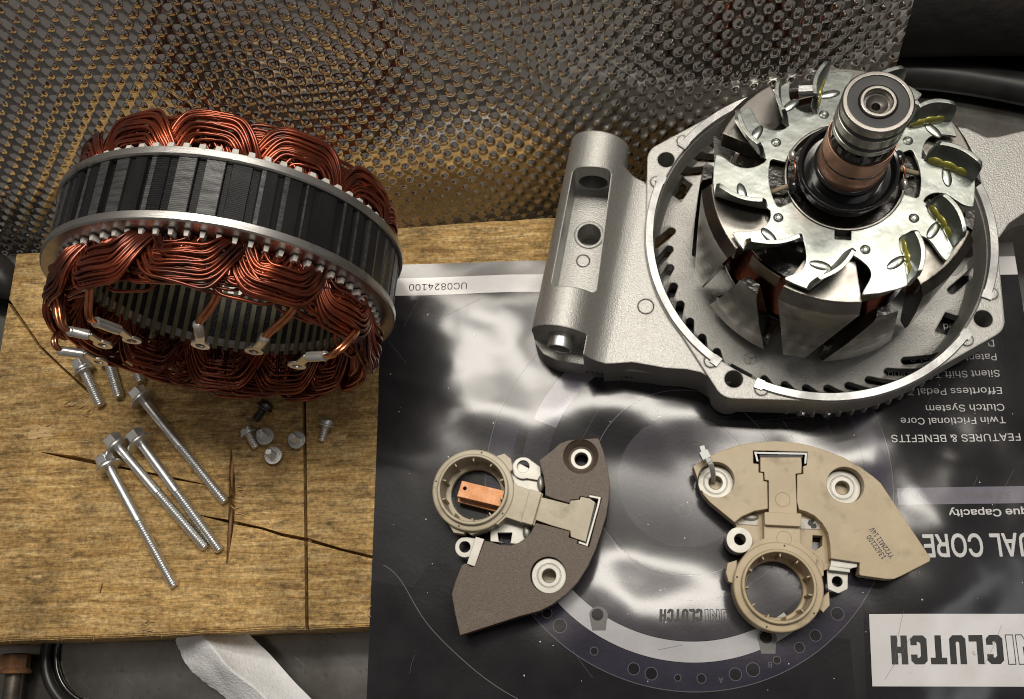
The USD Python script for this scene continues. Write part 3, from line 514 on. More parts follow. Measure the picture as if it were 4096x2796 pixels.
def bundles(s, zf, H, seed):
    g = np.random.default_rng(seed)
    for layer, (rin, rout, nw, ph) in enumerate(((55.2, 60.2, 10, 0.0), (53.4, 57.0, 9, 10.0), (51.6, 53.6, 9, 20.0))):
        for b in range(12):
            tubes = []
            span = 40.0 + g.normal(0, 1.2); a0 = b * 30.0 + ph + g.normal(0, .8)
            for depth in ((0, 1) if layer == 0 else (0,)):
                for k in range(nw):
                    q = k / (nw - 1); hk = (6.6 if layer == 0 else 4.5) + q * (H - (6.8 if layer == 0 else 4.7)) + g.normal(0, .5)
                    st_ = a0 + (1 - q) * 7.5 + g.normal(0, .45); en = a0 + span - (1 - q) * 8.5 + g.normal(0, .45)
                    if g.random() < .22: en -= 4.5; hk += g.normal(0, 1.2)
                    t = np.linspace(0, 1, 34); ang = st_ + (en - st_) * (t * .55 + .45 * sstep(t))
                    up = sstep(t / .33) * sstep((1 - t) / .30)
                    wob = g.normal(0, .55, 3); z = -1.0 + up * (hk + wob[0] * np.sin(t * np.pi * 2 + wob[1] * 6) + 1.0)
                    # the far end of each bundle is pinched and dives under the next one
                    pin = sstep((t - .62) / .3); zmid = H * .52; z = np.where(t > .55, z * (1 - .42 * pin) + .42 * pin * np.minimum(zmid, z + 2) * up, z)
                    rr = rin + (rout - rin) * sstep(t / .2) * (1 - .72 * sstep((t - .55) / .4)) - depth * 1.25
                    rr = rr - np.clip(z - H * .70, 0, None) ** 2 * .055 + g.normal(0, .12) + .25 * np.sin(t * 7 + wob[2] * 9)
                    P_ = np.stack([rr * np.cos(np.radians(ang)), rr * np.sin(np.radians(ang)), zf + s * z], -1)
                    for _ in range(3): P_[1:-1] = P_[1:-1] * .5 + (P_[:-2] + P_[2:]) * .25
                    tubes.append(tube(P_, .62, 6, False))
            part(st, 'winding_bundle', cat_(tubes), 'copper_wire', True)
bundles(1, 0.0, 18.6, 21); bundles(-1, -LS, 17.6, 22)
risers = []
for s, zf in ((1, 0.0), (-1, -LS)):
    tubes = []
    for k in range(72):
        for q, r in enumerate((52.6, 54.3, 56.0)):
            t = k * 5.0 + 1.2 + g.normal(0, .4); dt = g.normal(0, 1.6)
            tubes.append(tube([polar(r, t, zf - s * 1), polar(r + .2, t + dt * .3, zf + s * 3), polar(r + g.normal(0, .5), t + dt, zf + s * 8.5)], .72, 6, False))
    part(st, 'slot_risers', cat_(tubes), 'copper_wire', True, kind='stuff')
# ring terminals and their leads
def terminal(lead, barrel0, barrel1, eye, wires=2):
    lead, b0, b1, e = np.array(lead, float), np.array(barrel0, float), np.array(barrel1, float), np.array(eye, float)
    d = b1 - b0; L = np.linalg.norm(d); d /= L
    tm = part(st, 'ring_terminal', tube(np.array([b0 - d * .6, b0, b0 + d * L * .5, b1, b1 + d * .4]), [1.2, 1.75, 1.85, 1.8, 1.3], 14), 'tin', 40)
    up = np.array([0, 0, 1.0]); up = up - d * (up @ d); up /= np.linalg.norm(up)
    t = e - b1; Le = np.linalg.norm(t); t /= Le; w = np.cross(up, t); w /= np.linalg.norm(w); up2 = np.cross(t, w)
    pl = unary_union([Point(0, 0).buffer(3.3, 20), Polygon([(-Le - .6, -1.6), (-Le - .6, 1.6), (-1.5, 1.5), (-1.5, -1.5)])]).difference(Point(0, 0).buffer(1.75, 16))
    m = prism(pl, -.4, .4); v = np.array(m.vertices); part(tm, 'eye', T(e + v[:, :1] * t + v[:, 1:2] * w + v[:, 2:3] * up2, m.faces), 'tin', 30)
    part(tm, 'solder', T(b0 + (lambda q: q)(trimesh.creation.icosphere(2).vertices * [1.9, 1.9, 1.9]) - d * .2, trimesh.creation.icosphere(2).faces), 'tin', True)
    for k in range(wires):
        o = w * (k - .5 * (wires - 1)) * 1.5
        part(tm, 'lead_wire', tube(spline(list(lead + o) + [b0 + o * .5], 16), .78, 8), 'copper_lead', True)
terminal([(-44.5, 37.5, 16), (-42.3, 35.0, 20), (-41.2, 34.0, 24)], (-38.6, 29.3, 26), (-33.6, 26.8, 26), (-32.1, 19.0, 26.3))
terminal([(-24.5, 51, 15), (-24.2, 48.2, 20), (-25.6, 43.8, 24.5)], (-26.0, 36.4, 25), (-22.4, 28.2, 24.2), (-22.1, 18.6, 24))
terminal([(18.6, 49, 14), (16.8, 45, 20), (13.0, 41.6, 23)], (9.4, 36.6, 24.6), (8.5, 32.0, 26), (5.4, 23.2, 26.4))
terminal([(42, 37, 14), (37.9, 34.6, 20), (32.6, 31, 23)], (28.6, 26.0, 24), (25.4, 20.4, 24), (20.8, 13.4, 24))
terminal([(56, 14, 15), (57.4, 21, 20), (55.4, 23.6, 25)], (47.4, 16.8, 26), (41.0, 15.2, 26), (34.6, 6.0, 26))
terminal([(-56, 6, 14), (-54.6, 11.4, 20), (-54.2, 12.8, 24)], (-52.4, 9.0, 26), (-45.0, 7.4, 26), (-42.4, .8, 26.3))

# ------------------------------------------------------------------ alternator housing
AX, AY = 125.6, 34.0
def pw(r, t): return np.array([AX + r * math.cos(math.radians(t)), AY + r * math.sin(math.radians(t))])
LUG = (-122.5, -32.5, 57.5, 147.5)
outer = mrot([(0, 3.5), (24, 3.5), (24, 1.8), (30, 1.8), (30, 4.2), (60, 4.6), (66.5, 8.0), (68.7, 12), (68.7, 28.7), (0, 28.7)]).translate([AX, AY, 0])
body_ = outer
for t in LUG:
    c = pw(69.4, t); a, b = pw(64.5, t + 22), pw(64.5, t - 22)
    body_ = body_ + Manifold.batch_hull([mcyl(*c, 7.6, 9, 28.7, 32), mcyl(*a, 4.2, 9, 28.7, 24), mcyl(*b, 4.2, 9, 28.7, 24)]) + mcyl(*c, 7.2, 3, 20, 32)
web = mex([(38.6, -16.3), (50, -15.8), (62.7, -18.6), (71, -19.4), (76.3, -20.8), (81, -24.3), (86.5, -29.5), (100, 0), (84, 62), (68, 74), (60, 66), (57, 58), (54, 53), (44, 30)], 2, 27.0)
foot = mex([(10.2, 3), (11.3, -3.4), (14.4, -8), (19.9, -11), (40.6, -15.2), (58, -17.6), (70, -18.2), (60, 40), (52, 72), (40, 78), (27, 70), (18, 36)], 0.4, 17)
ba, bb = np.array([40.2, 79.5, 28.0]), np.array([22.6, -4.5, 28.0]); bdv = (bb - ba) / np.linalg.norm(bb - ba); BL = np.linalg.norm(bb - ba)
side = np.cross([0, 0, 1.0], bdv)
fr = np.array([np.cross(side, bdv) if False else side, np.cross(bdv, side), bdv])
def mplace(m, o, frame):  # local -> world
    A = np.zeros((3, 4)); A[:, :3] = np.asarray(frame).T; A[:, 3] = o; return m.transform(A)
boss = mplace(Manifold.cylinder(BL, 12.2, 12.2, 64), ba, fr) + mplace(Manifold.cylinder(BL - 2, 12.2, 12.2, 64), ba + bdv * 1, fr)
bq = lambda s, o, z: ba + bdv * s + side * o + np.array([0, 0, z])
sgn = 1.0 if side[0] > 0 else -1.0
saddle = Manifold.hull_points(np.array([bq(s, o * sgn, z) for s in (2, BL - .5) for o, z in ((0, -18), (12.1, -18), (12.1, 1), (11.4, 4.4), (-12.1, -13), (-12.1, 0), (0, 5))]))
ramp = Manifold()
prev = None
for o, z in ((10.2, 6.8), (12.6, 3.2), (15.2, .9), (18.6, -.4), (23, -1.0)):
    if prev: ramp = ramp + Manifold.hull_points(np.array([bq(s, oo * sgn, zz_) for s in (10, BL + 8) for oo, zz_ in ((prev[0], prev[1]), (o, z), (prev[0], -14), (o, -14))]))
    prev = (o, z)
ramp = ramp ^ mex([(20, -13.2), (38.8, -16.3), (50, -15.9), (64, 40), (58, 62), (54, 64), (40, 75), (28, 40)], 0, 60)
lug = mex([(170, 80), (184, 81.5), (190, 80), (193.5, 77.6), (197, 75.4), (202, 75.6), (208, 77), (216, 78.5), (250, 80), (250, 44), (214, 43), (206, 41), (200, 37), (192.5, 27.5), (170, 20)], 13, 26.6)
cast = body_ + web + foot + boss + saddle + ramp + lug
cav = mrot([(0, 8.4), (40, 8.6), (58.5, 9.4), (62.5, 11.0), (65.0, 15), (65.0, 26.2), (65.6, 26.2), (65.6, 60), (0, 60)]).translate([AX, AY, 0])
cast = cast - cav
cut = []
for t in LUG:
    c = pw(69.2, t); cut += [mcyl(*c, 3.5, -5, 40, 32)]
    q = pw(60.4, t); cut.append(Manifold.cube([5.2, 9.5, 40], True).rotate([0, 0, t]).translate([q[0], q[1], 0]))
    for sg in (-3.4, ):
        q = pw(66.5, t + 1.0); cut.append(Manifold.cube([7, .5, 1.2], True).rotate([0, 0, t]).translate([q[0], q[1], 28.6]))
def vent(t):
    a, b = pw(57.8, t), pw(66.4, t + 10.0); return Manifold.batch_hull([mcyl(*a, 1.7, -5, 13.5, 16), mcyl(*b, 1.7, -5, 13.5, 16)])
for t in list(np.arange(166.5, 226, 8.4)) + list(np.arange(247, 312, 8.3)) + list(np.arange(75, 135, 8.4)) + list(np.arange(-18, 44, 8.4)): cut.append(vent(t))
# window in the mounting boss, its floor hole, end bore and the bushing bore
wp = rounded([(28.9, 64.2), (44.4, 62.6), (36.4, 10.2), (19.2, 13.0)], 2.2)
ww = np.array(wp.exterior.coords)[:-1]
cut.append(mex(ww, 17.0, 60))
cut.append(mcyl(34.4, 43.7, 4.9, 1.4, 30, 40))
cut.append(mplace(Manifold.cylinder(40, 6.0, 6.0, 40), ba + bdv * 6 + np.array([0, 0, -1.5]), fr))
cut.append(mplace(Manifold.cylinder(30, 4.9, 4.9, 40), ba + bdv * (BL - 14), fr))
cast = cast - Manifold.batch_boolean(cut, m3.OpType.Add)
cast = cast + (mcyl(34.4, 43.7, 6.1, 6, 17.5, 40) - mcyl(34.4, 43.7, 4.9, 1.4, 30, 40))
hs = wthing('alternator_housing', 'grey cast aluminium alternator housing with mounting arm lying on the leaflet', 'housing', (AX, AY, 0.5))
mm_ = cast.to_mesh(); cm = T(mm_.vert_properties[:, :3] + [0, 0, 0.6], mm_.tri_verts); cm.merge_vertices()
extra = []
def circle_mark(c, z, r, w=.16): return lathe([(r - w, 0), (r, w * .7), (r + w, 0)], 40).apply_translation([c[0], c[1], z]) or None
for c, z, r in (((56.2, 7.2), 27.6, 3.1), ((31.6, 32.1), 17.6, 2.7)):
    mk = lathe([(r - .2, 0), (r, .2), (r + .2, 0)], 40); mk.apply_translation([c[0], c[1], z]); extra.append(mk)
for t in LUG:
    for dd in (9.2, -9.2):
        c = pw(68.4, t + dd); mk = lathe([(0, .55), (2.3, .55), (2.75, .1)], 30); mk.apply_translation([c[0], c[1], 29.0]); extra.append(mk)
for k in range(22):
    t = 232 + k * 4.2
    if t < 318: q = pw(65.6, t); extra.append(tube([(*q, 6.5), (*pw(68.8, t), 10.5), (*pw(68.9, t), 14.5)], [1.1, 1.1, .5], 8))
part(hs, 'casting', cat_([cm] + extra), 'cast', 35)
em = [lathe([(2.3, 0), (2.5, .22), (2.7, 0)], 30)] + [tube([(0, 0, .05), (2.3 * math.cos(a), 2.3 * math.sin(a), .05)], .2, 5) for a in (.3, 2.4, 4.5)]
part(hs, 'cast_emblem', moved(cat_(em), (98.0, -10.3, 9.85)), 'cast', 30)
for k in range(4):
    a0, a1 = LUG[k] + 8.0, (LUG[(k + 1) % 4] if k < 3 else LUG[0] + 360) - 8.0
    m = lathe([(65.1, 28.9), (68.5, 28.9), (68.5, 30.2), (68.2, 30.5), (65.4, 30.5), (65.1, 30.2)], 60, True, math.radians(a0), math.radians(a1)); m.apply_translation([AX, AY, 0])
    ends = []
    for a in (a0, a1):
        q = pw(67.0, a); ends.append(box((q[0], q[1], 29.7), (3.9, 3.2, 1.58), math.radians(a)))
    part(hs, 'machined_rim', cat_([m] + ends), 'machined', 30)
bo = bb + bdv * 0.2
bt = lathe([(4.05, -8), (4.05, 5.0), (4.35, 5.4), (4.75, 5.2), (4.9, 4.6), (4.85, -8)], 40, closed=True)
v = np.array(bt.vertices); part(hs, 'bushing', T(bo + v[:, :1] * fr[0] + v[:, 1:2] * fr[1] + v[:, 2:3] * fr[2] + [0, 0, .6], bt.faces), 'zinc', 40)
f0, f1 = np.array([19.9, -11.0]), np.array([40.6, -15.2]); f2 = np.array([58.0, -17.6])
def on_face(x0, zb, w):
    def go(a, b, c):
        x = x0 - a; y = np.where(x < 40.6, -11.0 + (x - 19.9) * (-4.2 / 20.7), -15.2 + (x - 40.6) * (-2.4 / 17.4)) - .05 - c
        return np.stack([x, y, zb - b], -1)
    return go
textpart(hs, 'stamped_code', '33030', 1.9, 'ink_black', on_face(46.3, 5.4, 0), width=8.6)
textpart(hs, 'stamped_code', '28131/2312', 1.9, 'ink_black', on_face(51.0, 9.4, 0), width=19.5)

# ------------------------------------------------------------------ rotor standing in the housing
ro = thing('rotor', 'alternator rotor with fan, copper slip rings and bearing standing up in the housing', 'rotor', (AX - .3, AY - .2, 9.0))
ZO = 9.0
def claw(z_root, z_tip, a_mid):
    """tapered pole finger between two heights, with a chamfer at the root and an arm to the hub"""
    n = 7; rows = []; up = z_root > z_tip; s = 1 if up else -1
    prof = [(0.0, 16.8, 46.0, 20.0), (0.0, 16.8, 46.0, 38.5), (.085, 16.6, 49.1, 39.6), (.5, 10.6, 49.2, 42.0), (.93, 5.2, 49.2, 44.6), (1.0, 4.6, 48.6, 45.4)]
    V, F_ = [], []
    for (q, hw, rO, rI) in prof[1:]:
        z = z_root + (z_tip - z_root) * q
        for k in range(n): a = math.radians(a_mid - hw + 2 * hw * k / (n - 1)); V.append((rO * math.cos(a), rO * math.sin(a), z))
        hi = hw - 1.5
        for k in range(n): a = math.radians(a_mid + hi - 2 * hi * k / (n - 1)); V.append((rI * math.cos(a), rI * math.sin(a), z))
    m = 2 * n
    outer, sides = [], []
    for r in range(len(prof) - 2):
        for k in range(m):
            k2 = (k + 1) % m; q = (r * m + k, (r + 1) * m + k, (r + 1) * m + k2, r * m + k2) if not up else (r * m + k, r * m + k2, (r + 1) * m + k2, (r + 1) * m + k)
            q = q[::-1] if up else q
            (outer if k < n - 1 else sides).append(q)
    last = (len(prof) - 2) * m
    caps = [(last + k, last + k + 1, last + m - 2 - k, last + m - 1 - k) for k in range(n - 1)]
    sides += caps
    out = T(V, quads(outer)); sd = T(V, quads(sides))
    aw = np.radians(np.linspace(a_mid - 16.8, a_mid + 16.8, 9)); ai = np.radians(np.linspace(a_mid + 17, a_mid - 17, 7))
    arm = Polygon([(46.0 * math.cos(t), 46.0 * math.sin(t)) for t in aw] + [(31 * math.cos(t), 31 * math.sin(t)) for t in ai] + [(16 * math.cos(t), 16 * math.sin(t)) for t in ai[::-1] * 0 + math.radians(a_mid)])
    z0, z1 = sorted((z_root, z_root - s * 9.0))
    return out, sd, prism(arm, z0, z1)
for k in range(6):
    for up in (True, False):
        am = -104.5 + 60 * k if up else -74.5 + 60 * k
        zr, zt_ = (77.0 - ZO, 20.0 - ZO) if up else (15.0 - ZO, 66.0 - ZO)
        o, sd, arm = claw(zr, zt_, am)
        for m in (o, sd): m.fix_normals()
        c = part(ro, 'claw_pole', cat_([o, arm]), 'pole', 20); part(c, 'pole_flank', sd, 'pole_dark', 40)
cz = np.arange(27.0, 67.0, .75) - ZO
prof = [(30, cz[0])]
for z in cz: prof += [(36.2, z + .05), (36.55, z + .37), (36.2, z + .7)]
prof += [(30, cz[-1] + .75)]
part(ro, 'field_coil', lathe(prof, 120), 'coil_wire', 60)
part(ro, 'hub', lathe([(0, 76.6 - ZO), (31.5, 76.6 - ZO), (31.5, 68 - ZO), (38.2, 67.5 - ZO), (38.2, 66.5 - ZO), (30, 66.0 - ZO), (30, 27 - ZO), (38, 27 - ZO), (38, 25 - ZO), (34, 17.2 - ZO), (0, 17.2 - ZO)], 90), 'pole_dark', 30)
pp = []
for k in range(6):
    a0 = math.radians(-74.5 + 60 * k); pp = lathe([(39.9, 69 - ZO), (40.2, 69 - ZO), (40.2, 60 - ZO), (39.9, 60 - ZO)], 8, True, a0 - .16, a0 + .16); part(ro, 'insulating_paper', pp, 'paper_wrap', 40)
# fan plate: per arm the cut-out that ends in the horn, then the inner and outer end of the blade base (polar, mm and degrees)
ARMS = [([(27.4, 162.1), (29.8, 168.5), (33.4, 171.1), (37.6, 170.6), (41.2, 167.6), (45.3, 165.6)], (29.6, 201.2), (45.8, 185.9)), ([(29.1, 204), (32.7, 210.9), (36.8, 211.2), (41.2, 208), (44.8, 206)], (29, 233.8), (45.2, 215.5)),
        ([(29.1, 236.3), (34.2, 242.3), (38.4, 243), (41.4, 240.5), (44.6, 237.4)], (29, 266.1), (44.8, 249.5)), ([(29.3, 268.2), (33.5, 276.3), (37.2, 278.1), (40.8, 275.1), (44.6, 272)], (29.3, 304.3), (45, 293.4)),
        ([(28.8, 306.1), (31.7, 313.3), (35.7, 315.5), (39.9, 314.1), (45.2, 312.5)], (29.3, 335.6), (44.4, 320.8)), ([(27.8, 337.4), (30.2, 344.9), (34.1, 346.2), (38.7, 343.1), (44.1, 342.1)], (28.5, 371), (44, 356.1)),
        ([(27.7, 372), (30.1, 380.2), (33.7, 384.5), (38.3, 382.9), (42.6, 378.8)], (30.6, 397.5), (44, 388.6)), ([(28.3, 399), (31, 407), (35, 409), (39.5, 407), (43.8, 406)], (28.6, 432), (44, 418)), ([(28.2, 434), (31, 441), (35, 443), (39.5, 441), (43, 440)], (26.9, 466.5), (42.2, 453.8)),
        ([(27.9, 468), (29.2, 474), (32.8, 477), (36.8, 476), (43, 470.5)], (27.8, 490.6), (41.8, 479.4)), ([(27.6, 492.4), (31, 499.8), (36.4, 500.4), (40.4, 497), (43.6, 496.8)], (28.5, 522), (44, 505.6))]
poly = []
for cutp, bi, bo_ in ARMS:
    c = np.array([(r * math.cos(math.radians(t)), r * math.sin(math.radians(t))) for r, t in cutp]); poly += list(spline(np.c_[c, np.zeros(len(c))], 14)[:, :2])
    r1, t1 = cutp[-1]; r2, t2 = bo_
    poly += [((r1 + (r2 - r1) * q) * math.cos(math.radians(t1 + (t2 - t1) * q)), (r1 + (r2 - r1) * q) * math.sin(math.radians(t1 + (t2 - t1) * q))) for q in (.35, .7, 1.0)]
    poly += [(bi[0] * math.cos(math.radians(bi[1])), bi[0] * math.sin(math.radians(bi[1])))]
fanp = Polygon(poly).buffer(0).buffer(-.45).buffer(.45).buffer(.4).buffer(-.4)
hole = Point(0, 0).buffer(20.9, 64)
for a, w, rr in ((183, 22, 26.2), (0, 22, 26.0)):
    aa = np.radians(np.linspace(a - w, a + w, 12)); hole = hole.union(Polygon([(rr * math.cos(t), rr * math.sin(t)) for t in aa] + [(10 * math.cos(aa[-1]), 10 * math.sin(aa[-1])), (10 * math.cos(aa[0]), 10 * math.sin(aa[0]))]).buffer(-1.2).buffer(1.2))
aa = np.radians(263); hole = hole.union(affinity.rotate(sbox(20, -2.8, 24.2, 2.8), 263, origin=(0, 0)))
fanp = fanp.difference(hole)
FZ = 79.0 - ZO
fan = part(ro, 'fan', prism(fanp, FZ, FZ + 1.2), 'fan', 30)
for k, (cutp, bi, bo_) in enumerate(ARMS):
    a = np.array([bi[0] * math.cos(math.radians(bi[1])), bi[0] * math.sin(math.radians(bi[1]))]); b = np.array([bo_[0] * math.cos(math.radians(bo_[1])), bo_[0] * math.sin(math.radians(bo_[1]))])
    d = (b - a); L = np.linalg.norm(d); d /= L; nn = np.array([-d[1], d[0]])
    if nn @ (a + b) < 0 and False: nn = -nn
    ns, nh = 16, 7; P_ = []
    H = 10.2
    for i in range(ns + 1):
        s = i / ns; hh = H * min(1.0, (s / .10 + .12) ** .5 if s < .1 else 1.0) * (1.0 if s < .93 else 1 - (s - .93) * 3.0)
        for j in range(nh + 1):
            t = j / nh; bow = 2.3 * math.sin(math.pi * s) - 1.4 * s
            lean = .35 * (t ** 2) * 4.5 + (.9 * math.exp(-((t * H - 0.0) / 1.2) ** 2) * -0.4)
            q = a + d * L * s + nn * (bow * (0.25 + .75 * t) + lean); P_.append((q[0], q[1], FZ + .5 + hh * t))
    P_ = np.array(P_).reshape(ns + 1, nh + 1, 3); off = np.r_[nn, 0] * .75
    A_, B_ = P_ - off, P_ + off; V = np.concatenate([A_.reshape(-1, 3), B_.reshape(-1, 3)]); m = nh + 1; N = (ns + 1) * m; q = []
    for i in range(ns):
        for j in range(nh): u = i * m + j; q += [(u, u + m, u + m + 1, u + 1), (N + u, N + u + 1, N + u + m + 1, N + u + m)]
        u = i * m + nh; q += [(u, u + m, N + u + m, N + u)]
    for j in range(nh): q += [(j, j + 1, N + j + 1, N + j), (ns * m + j, N + ns * m + j, N + ns * m + j + 1, ns * m + j + 1)]
    bl_ = part(fan, 'fan_blade', T(V, quads(q)), 'fan', 40)
    # pressed rib beside the blade and the yellow varnish that ran into the bend, on the side of the plate
    inn = -nn
    mid = a + d * L * .52
    for q_, ll, ht in ((0.5, 3.0, 1.0),):
        c = mid - nn * 3.4 * (-1 if (mid - nn * 3.4) @ (mid - nn * 3.4) > 1e9 else 1); sph = trimesh.creation.icosphere(2); vv = sph.vertices * [3.8, 1.7, .65]
        ang = math.atan2(nn[1], nn[0]) + .5; R = np.array([[math.cos(ang), -math.sin(ang), 0], [math.sin(ang), math.cos(ang), 0], [0, 0, 1]])
        part(fan, 'pressed_rib', T(vv @ R.T + [c[0], c[1], FZ + 1.15], sph.faces), 'fan', True)
    if k in (3, 4, 5, 6, 8):
        vs = []
        for q_, w_ in ((.2, 3.2), (.46, 3.6), (.74, 3.4)):
            c = a + d * L * q_ - nn * .25 + nn * 1.7 * math.sin(math.pi * q_) * .3; sph = trimesh.creation.icosphere(2); vv = sph.vertices * [w_, .95, 2.6]
            ang = math.atan2(d[1], d[0]); R = np.array([[math.cos(ang), -math.sin(ang), 0], [math.sin(ang), math.cos(ang), 0], [0, 0, 1]]); vs.append(T(vv @ R.T + [c[0], c[1], FZ + 2.2], sph.faces))
        part(bl_, 'varnish_run', cat_(vs), 'varnish', True)
for r, t in ((26.9, 146.6), (28.2, 211.4), (28.4, 278.5), (27.6, 321.9), (26.6, 29.2), (25.6, 100.6), (27.5, 66)):
    x, y = r * math.cos(math.radians(t)), r * math.sin(math.radians(t)); m = lathe([(0, .05), (.75, .08), (.95, .45), (1.5, .2), (1.8, .0)], 20); m.apply_translation([x, y, FZ + 1.22]); part(fan, 'weld_dimple', m, 'fan', 40)
part(ro, 'hub_ring', lathe([(19.4, 76.7 - ZO), (19.5, 79.6 - ZO), (20.0, 80.5 - ZO), (20.7, 80.5 - ZO), (20.85, 78 - ZO), (20.85, 76.7 - ZO)], 80), 'pole', 40)
col = ro_col = part(ro, 'collar', lathe([(14.0, 79 - ZO), (15.8, 80.5 - ZO), (16.3, 84.5 - ZO), (17.1, 85.6 - ZO), (17.2, 87.6 - ZO), (16.7, 88.1 - ZO), (15.9, 87.8 - ZO), (15.4, 86.0 - ZO), (14.8, 84.8 - ZO), (12.6, 84.6 - ZO), (12.4, 90.6 - ZO), (11.6, 91.2 - ZO), (11.2, 91.2 - ZO), (11.1, 99.8 - ZO), (11.0, 108.6 - ZO), (10.3, 109.5 - ZO), (9.6, 114.3 - ZO), (0, 114.4 - ZO)], 80), 'black_gloss', 40)
part(ro, 'slip_ring', lathe([(10.5, 91.3 - ZO), (11.45, 91.3 - ZO), (11.5, 91.6 - ZO), (11.5, 97.6 - ZO), (11.4, 98.6 - ZO), (11.1, 99.1 - ZO), (10.5, 99.1 - ZO)], 80), 'copper_ring', 40)
part(ro, 'slip_ring', lathe([(10.5, 100.6 - ZO), (11.3, 100.6 - ZO), (11.35, 101 - ZO), (11.35, 108.0 - ZO), (11.2, 108.4 - ZO), (10.5, 108.4 - ZO)], 80), 'copper_ring', 40)
for k in range(10):
    a = k * .628; part(ro_col, 'collar_rib', box((10.2 * math.cos(a), 10.2 * math.sin(a), 111.0 - ZO), (.6, 1.8, 3.0), a), 'black_gloss', False)
bz = 114.3 - ZO
br_ = part(ro, 'bearing', lathe([(6, bz), (10.4, bz), (10.95, bz + .5), (10.95, bz + 2.6), (10.6, bz + 2.7), (10.6, bz + 5.0), (10.95, bz + 5.1), (10.95, bz + 9.4), (10.6, bz + 9.5), (10.6, bz + 11.8), (10.95, bz + 11.9), (10.95, bz + 15.0), (10.5, bz + 15.5), (9.35, bz + 15.5), (9.3, bz + 15.0)], 90), 'race', 30)
for z0, z1 in ((2.7, 5.0), (9.5, 11.8)): part(br_, 'groove_band', lathe([(10.5, bz + z0), (10.78, bz + z0 + .1), (10.82, bz + (z0 + z1) / 2), (10.78, bz + z1 - .1), (10.5, bz + z1)], 80), 'black_matte', True)
part(br_, 'seal', lathe([(9.35, bz + 15.05), (9.1, bz + 15.2), (6.1, bz + 15.05), (5.7, bz + 14.6)], 80), 'black_matte', 40)
part(br_, 'inner_race', lathe([(5.75, bz + 14.0), (5.6, bz + 15.5), (5.3, bz + 15.75), (4.5, bz + 15.75), (4.3, bz + 15.4), (4.2, bz + 12.5)], 60), 'race', 30)
part(ro, 'shaft', lathe([(4.25, bz + 12.5), (4.2, bz + 13.4), (3.4, bz + 13.5), (2.4, bz + 12.6), (1.4, bz + 12.2), (1.2, bz + 8), (0, bz + 8)], 40), 'shaft_dark', 40)
for a, s in ((183, 1), (-4, -1)):
    q = lambda r, t, z: (r * math.cos(math.radians(t)), r * math.sin(math.radians(t)), z - ZO)
    sb = part(ro, 'solder_joint', T(trimesh.creation.icosphere(2).vertices * [1.3, 2.2, 2.0] + q(19.5, a - 24 * s if s > 0 else a - 14, 84.5), trimesh.creation.icosphere(2).faces), 'tin', True)
    part(ro, 'coil_lead', tube(spline([q(19.6, a - 22 * s if s > 0 else a - 12, 85.5), q(18.2, a - 8 if s > 0 else a + 4, 87.5), q(18.6, a + 8 if s > 0 else a + 16, 84)], 12), .34, 8), 'copper_lead', True)
    part(ro, 'lead_anchor', T(trimesh.creation.icosphere(2).vertices * [1.9, 2.9, 2.3] + q(19.0, a + 10 if s > 0 else a + 18, 83.5), trimesh.creation.icosphere(2).faces), 'black_gloss', True)
    part(ro, 'wire_sleeve', tube(spline([q(18.5, a + 8, 82), q(22, a + 6, 80.5), q(25.5, a + 6, 78.5)], 8), .9, 10), 'paper_wrap', True)

# ------------------------------------------------------------------ two voltage regulators with brush holders
def ring_holder(parent, name, c, cb, ro_, rim, bore, z0, z1, m, nr, lug=None):
    pr = [(ro_, z0 + 3), (ro_, z1 - 2.4), (ro_ - .4, z1 - 2.0), (rim + 1.1, z1 - 1.9), (rim + 1.1, z1 - .4), (rim + .8, z1), (rim, z1), (rim - .25, z1 - .4), (rim - .7, z0 + 2.8), (bore + .2, z0 + 2.4), (bore, z0 + 2.0), (bore, z0), (ro_ - 1.5, z0), (ro_ - 1.5, z0 + 3)]
    h = lathe(pr, 80, closed=True); h.apply_translation([c[0], c[1], 0]); p = part(parent, name, h, m, 35)
    for a in np.linspace(0, 2 * np.pi, nr, endpoint=False) + .3:
        q = rim - .9; part(p, 'inner_fin', box((c[0] + q * math.cos(a), c[1] + q * math.sin(a), (z0 + z1) / 2 + .6), (1.5, .55, z1 - z0 - 4.0), a), m, False)
    for a in (1.35, 2.9, 4.35, 5.6):
        part(p, 'moulding_pip', cyl((c[0] + (ro_ - 1.1) * math.cos(a), c[1] + (ro_ - 1.1) * math.sin(a)), .35, z1 - 2.3, z1 - 1.75, 10), 'ink_black', False)
    return p
def washer(parent, c, r, rh, z0, z1, m='plated'):
    h = lathe([(rh, z0), (rh, z1 - .2), (rh + .2, z1), (r * .62, z1), (r * .64, z1 - .12), (r * .68, z1 - .12), (r * .7, z1), (r - .2, z1), (r, z1 - .2), (r, z0)], 48); h.apply_translation([c[0], c[1], 0]); return part(parent, 'mounting_washer', h, m, 35)
def clip_path(pts, w, z0, z1): return prism(LineString(pts).buffer(w, cap_style=2, join_style=2), z0, z1)

